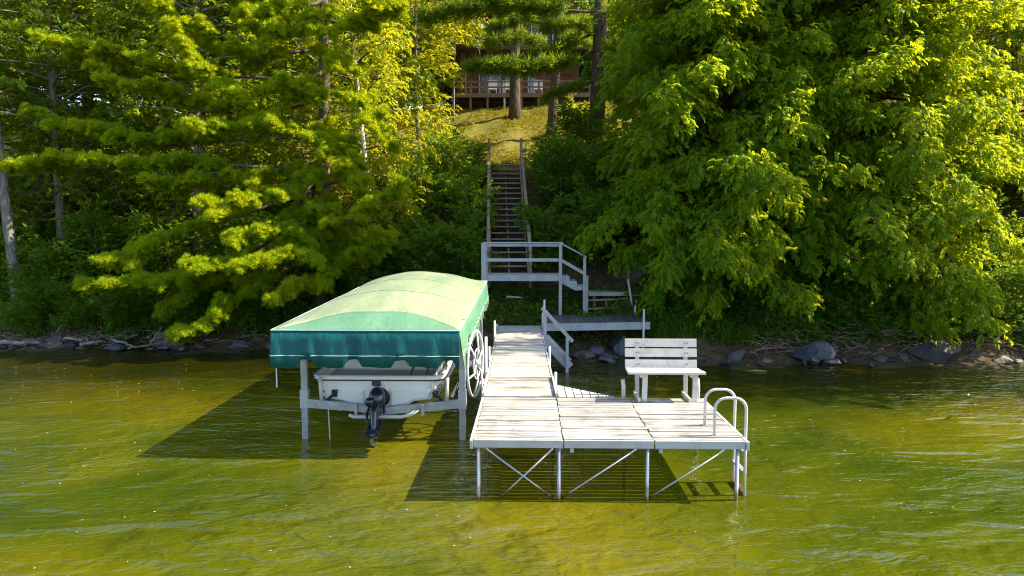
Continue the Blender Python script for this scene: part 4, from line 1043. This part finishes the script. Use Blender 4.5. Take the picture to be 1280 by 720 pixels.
fl = MB()
for _ in range(300):
    y = 3.5 + 16*random.random()**1.2; x = random.uniform(-.85, .85)*y; r_ = random.uniform(.005, .013)*(.6 + y/16)
    if -1 < x < 3 and 9 < y < 12: continue
    a0 = random.random()*6
    fl.add([(x + r_*math.cos(a0 + k*1.2566)*random.uniform(.6, 1.2), y + r_*math.sin(a0 + k*1.2566), .004*(k % 2) - .084) for k in range(5)], [(0, 1, 2, 3, 4)])
M['fluff'] = plain('pale_fluff', (.45, .45, .36), .9)
tag(fl.build('floating_fluff', M['fluff']), 'tiny pale flecks of seed fluff scattered over the water', 'seed fluff', None, 'stuff')

M['litter'] = leaf('dead_leaves', (.07, .045, .025), (.20, .125, .06), (.12, .085, .04), (.25, .15, .06), .2)
T['litter'] = [spray(5, .16, .08, .05, .1, 60 + s_, 1.3, 1.0) for s_ in range(3)]
tag(cover('leaf_litter', 5200, (-20, 17), (.02, 3.4), 'litter', 'litter', 1.0, .05, False, -.1), 'brown fallen leaves strewn over the bare bank soil', 'leaf litter')
tag(cover('bank_creeper', 3000, (4.0, 15), (.35, 2.2), 'small', 'shrub', .8, .3, False), 'leafy creeper patches between roots on the right bank', 'creeper')

def lawn_grass(n):
    x = RG.uniform(-9, 7, n); y = RG.uniform(31.2, 45, n); z = H(x, y)
    keep = (np.sin(1.1*x + .5*y) + np.sin(.9*y - 1.7*x + 2) + RG.normal(0, .7, n)) > -.5; x, y, z = x[keep], y[keep], z[keep]; n = len(x)
    hd = RG.normal(0, .6, (n, 3)); hd[:, 2] = 1.2
    V_, F_ = cloud(np.stack([x, y, z], 1), hd, RG.uniform(.5, 1.1, n), 'lawn')
    return tag(np_mesh('lawn_grass', V_, F_, M['lawn_blade']), 'sunlit patchy golden-green grass on the lawn below the house', 'grass', None, 'stuff')
T['lawn'] = [tuft(9, .17, .022, 70 + s_, .75) for s_ in range(3)]
M['lawn_blade'] = leaf('lawn_blades', (.11, .14, .012), (.22, .20, .02), (.26, .20, .03), (.60, .50, .02), .4)
lawn_grass(15000)

# ------------------------------------------------------------------ rocks, driftwood, brush
def rock(name, label, px, py_w, Y, size, mat, seed, group=None, flat=.6):
    rgs = np.random.default_rng(seed); x = X(px, Y)
    m = MB(); c = Vector((x, Y, size[2]*.25 - .07)); n, k = 26, 16; rings = []
    ph = rgs.uniform(0, 6, 6); planes = [(Vector(nrm(rgs.normal(0, 1, 3) + np.array([0, -.2, .35]))), rgs.uniform(.58, .88)) for _ in range(12)]
    for j in range(k + 1):
        th = -math.pi/2 + math.pi*j/k; ring = []
        for i in range(n):
            a_ = 2*math.pi*i/n; v = Vector((math.cos(th)*math.cos(a_), math.cos(th)*math.sin(a_), math.sin(th)))
            f = 1 + .13*math.sin(2*v.x*2 + ph[0]) + .12*math.sin(3*v.y + ph[1] + v.z*2) + .08*math.sin(5*v.x + 4*v.z + ph[2]) + .05*math.sin(7*v.y - 5*v.x + ph[3])
            p = v*f
            for nv, dd in planes: p -= nv*max(0, p.dot(nv) - dd)
            ring.append(c + Vector((p.x*size[0]/2, p.y*size[1]/2, p.z*size[2]/2)))
        rings.append(ring)
    m.loft(rings, cap=True)
    if size[0] < .9:                                  # broken, tilted stones
        tl = Euler((rgs.normal(0, .18), rgs.normal(0, .22), rgs.uniform(0, 3))).to_matrix() if size[0] < .5 else Euler((rgs.normal(0, .1), rgs.normal(0, .12), 0)).to_matrix()
        m.v = [tuple(c + tl @ (Vector(v) - c)) for v in m.v]
    o = m.build(name, M[mat], None, True)
    o.data.set_sharp_from_angle(angle=R(24)); o.data.transform(Matrix.Translation(-c)); o.location = c
    return tag(o, label, 'rock', group)
rock('boulder', 'large smooth blue-grey boulder at the water below the largest cedar', 1022, 430, 19.5, (1.40, .95, .85), 'rockblue', 1)
rock('boulder', 'large flat-topped boulder with pale top at the right shore', 1180, 430, 19.55, (1.55, 1.0, .95), 'rock', 2)
rock('boulder', 'blue-tinted boulder under the right end of the shore platform', 776, 430, 20.2, (.75, .6, .85), 'rockblue', 3)
rock('boulder', 'pale blue-grey stone under the middle of the shore platform', 745, 435, 20.0, (.55, .5, .62), 'rock', 4)
rock('boulder', 'brown flat rock just right of the water steps', 727, 445, 19.75, (.8, .5, .30), 'rockwarm', 5)
rock('boulder', 'angular grey rock left of the bench under the shore platform', 762, 447, 19.6, (.5, .4, .3), 'rock', 6)
rock('boulder', 'small pale stone resting behind the large blue-grey boulder', 1042, 418, 19.95, (.55, .45, .75), 'rock', 7)
rock('boulder', 'grey stone high on the bank above the large blue-grey boulder', 1022, 402, 20.7, (.42, .4, 1.5), 'rock', 8)
rock('boulder', 'flat stone lying in front of the large blue-grey boulder', 1046, 452, 19.1, (.55, .35, .22), 'rock', 9)
rock('boulder', 'grey stone at the foot of weeds right of the bench', 925, 442, 19.5, (.62, .45, .42), 'rock', 10)
rock('boulder', 'pale rounded stone at the far right waterline', 1262, 440, 19.1, (.7, .45, .4), 'rockwarm', 11)
rock('boulder', 'brown block between the two large boulders', 1110, 440, 19.3, (.5, .35, .3), 'rockwarm', 12)
rock('boulder', 'dark rock beside the flat-topped boulder at right', 1225, 440, 19.4, (.6, .5, .5), 'rock', 13)
rock('boulder', 'long grey slab at the waterline on the left shore', 136, 438, 20.9, (.62, .4, .30), 'rock', 14)
rock('boulder', 'grey boulder under the pine boughs at left shore', 205, 425, 21.5, (1.0, .7, .75), 'rock', 15)
rock('boulder', 'bluish rock left of the canopy front corner', 296, 436, 21.2, (.6, .45, .5), 'rockblue', 16)
rock('boulder', 'pale angular rock under the long grass at left', 60, 430, 21.5, (.75, .5, .5), 'rock', 17)
SML = 'small dark wet stone in the row along the left waterline'; SMR = 'small rounded stone in the row along the right waterline'
k = 0
for px in list(range(-30, 335, 13)):
    Y = 21.3 + random.uniform(-.45, .45); s = .10 + .32*random.random()**1.8
    rock('shore_stone', SML, px + random.uniform(-9, 9), 0, Y, (s*random.uniform(1.1, 2.), s, s*random.uniform(.5, .9)), random.choice(['rock', 'rockwarm', 'rockblue']), 100 + k, 'stones along the left waterline'); k += 1
for px in list(range(700, 1290, 13)):
    Y = 19.3 + random.uniform(-.45, .5) + (.35 if px < 800 else 0); s = .10 + .30*random.random()**1.8
    rock('shore_stone', SMR, px + random.uniform(-9, 9), 0, Y, (s*random.uniform(1.1, 2.), s, s*random.uniform(.5, .9)), random.choice(['rock', 'rockwarm', 'rock']), 100 + k, 'stones along the right waterline'); k += 1
def stick(name, label, a_, b_, r_, mat, bend=.1, cat='driftwood', group=None):
    a_, b_ = Vector(a_), Vector(b_); m = MB(); n = 7
    pts = [a_.lerp(b_, t/n) + Vector((random.uniform(-1, 1), random.uniform(-1, 1), random.uniform(-.3, 1)))*bend*math.sin(math.pi*t/n)*.6 for t in range(n + 1)]
    m.tube(pts, [r_*(1 - .55*t/n) for t in range(n + 1)], 7)
    o = m.build(name, M[mat], None, True); o.data.transform(Matrix.Translation(-a_)); o.location = a_
    return tag(o, label, cat, group)
stick('driftwood_log', 'long grey driftwood log lying on the far left shore', P(-5, 428, 21.4), P(70, 431, 21.3), .08, 'drift')
stick('driftwood_log', 'thin pale stick leaning up from the left waterline', P(187, 431, 21.0), P(203, 407, 21.3), .022, 'drift', .03)
stick('driftwood_log', 'crooked bleached branch on stones below the long grass', P(80, 424, 21.3), P(122, 430, 21.2), .05, 'drift', .3)
stick('driftwood_log', 'dark branch slanting to the water under the pine', P(140, 424, 21.3), P(166, 433, 20.9), .05, 'drift', .15)
stick('driftwood_log', 'short broken log end between left shore stones', P(100, 431, 21.0), P(128, 427, 21.3), .07, 'drift', .1)
stick('driftwood_log', 'slim branch lying flat at the waterline under the pine', P(160, 436, 20.8), P(205, 428, 21.1), .035, 'twig', .2)
def brush(name, label, n, box, mat, L):
    m = MB()
    for _ in range(n):
        px = random.uniform(*box[0]); Y = random.uniform(*box[1]); x = X(px, Y); z = max(.05, float(H(x, Y))) + random.uniform(.0, .28)
        a_ = random.gauss(math.pi if random.random() < .5 else 0, .6); l = L*random.uniform(.4, 1.2); e = random.gauss(0, .25)
        p0 = Vector((x, Y, z)); d = Vector((math.cos(a_)*math.cos(e), math.sin(a_)*math.cos(e)*.6, math.sin(e)))
        pts = [p0 + d*l*t/5 + Vector((random.gauss(0, .03), random.gauss(0, .03), random.gauss(0, .03) - .12*l*(t/5)**2)) for t in range(6)]
        for p in pts: p.z = max(p.z, -.06)
        m.tube(pts, [random.uniform(.008, .02)*(1 - .6*t/5) for t in range(6)], 5, False)
    o = m.build(name, M[mat], None, True); return tag(o, label, 'brush', None, 'stuff')
brush('dead_brush', 'tangle of bare dead branches and roots behind the right boulders', 260, ((940, 1290), (19.5, 20.6)), 'twig', 1.1)
brush('dead_brush', 'scattered twigs and roots along the left waterline stones', 110, ((-20, 330), (21.1, 21.9)), 'twig', .8)
stick('fallen_plank', 'short weathered board lying on the earth below the landing', P(633, 371, 21.6), P(654, 372, 21.6), .04, 'drift', .0, 'board')
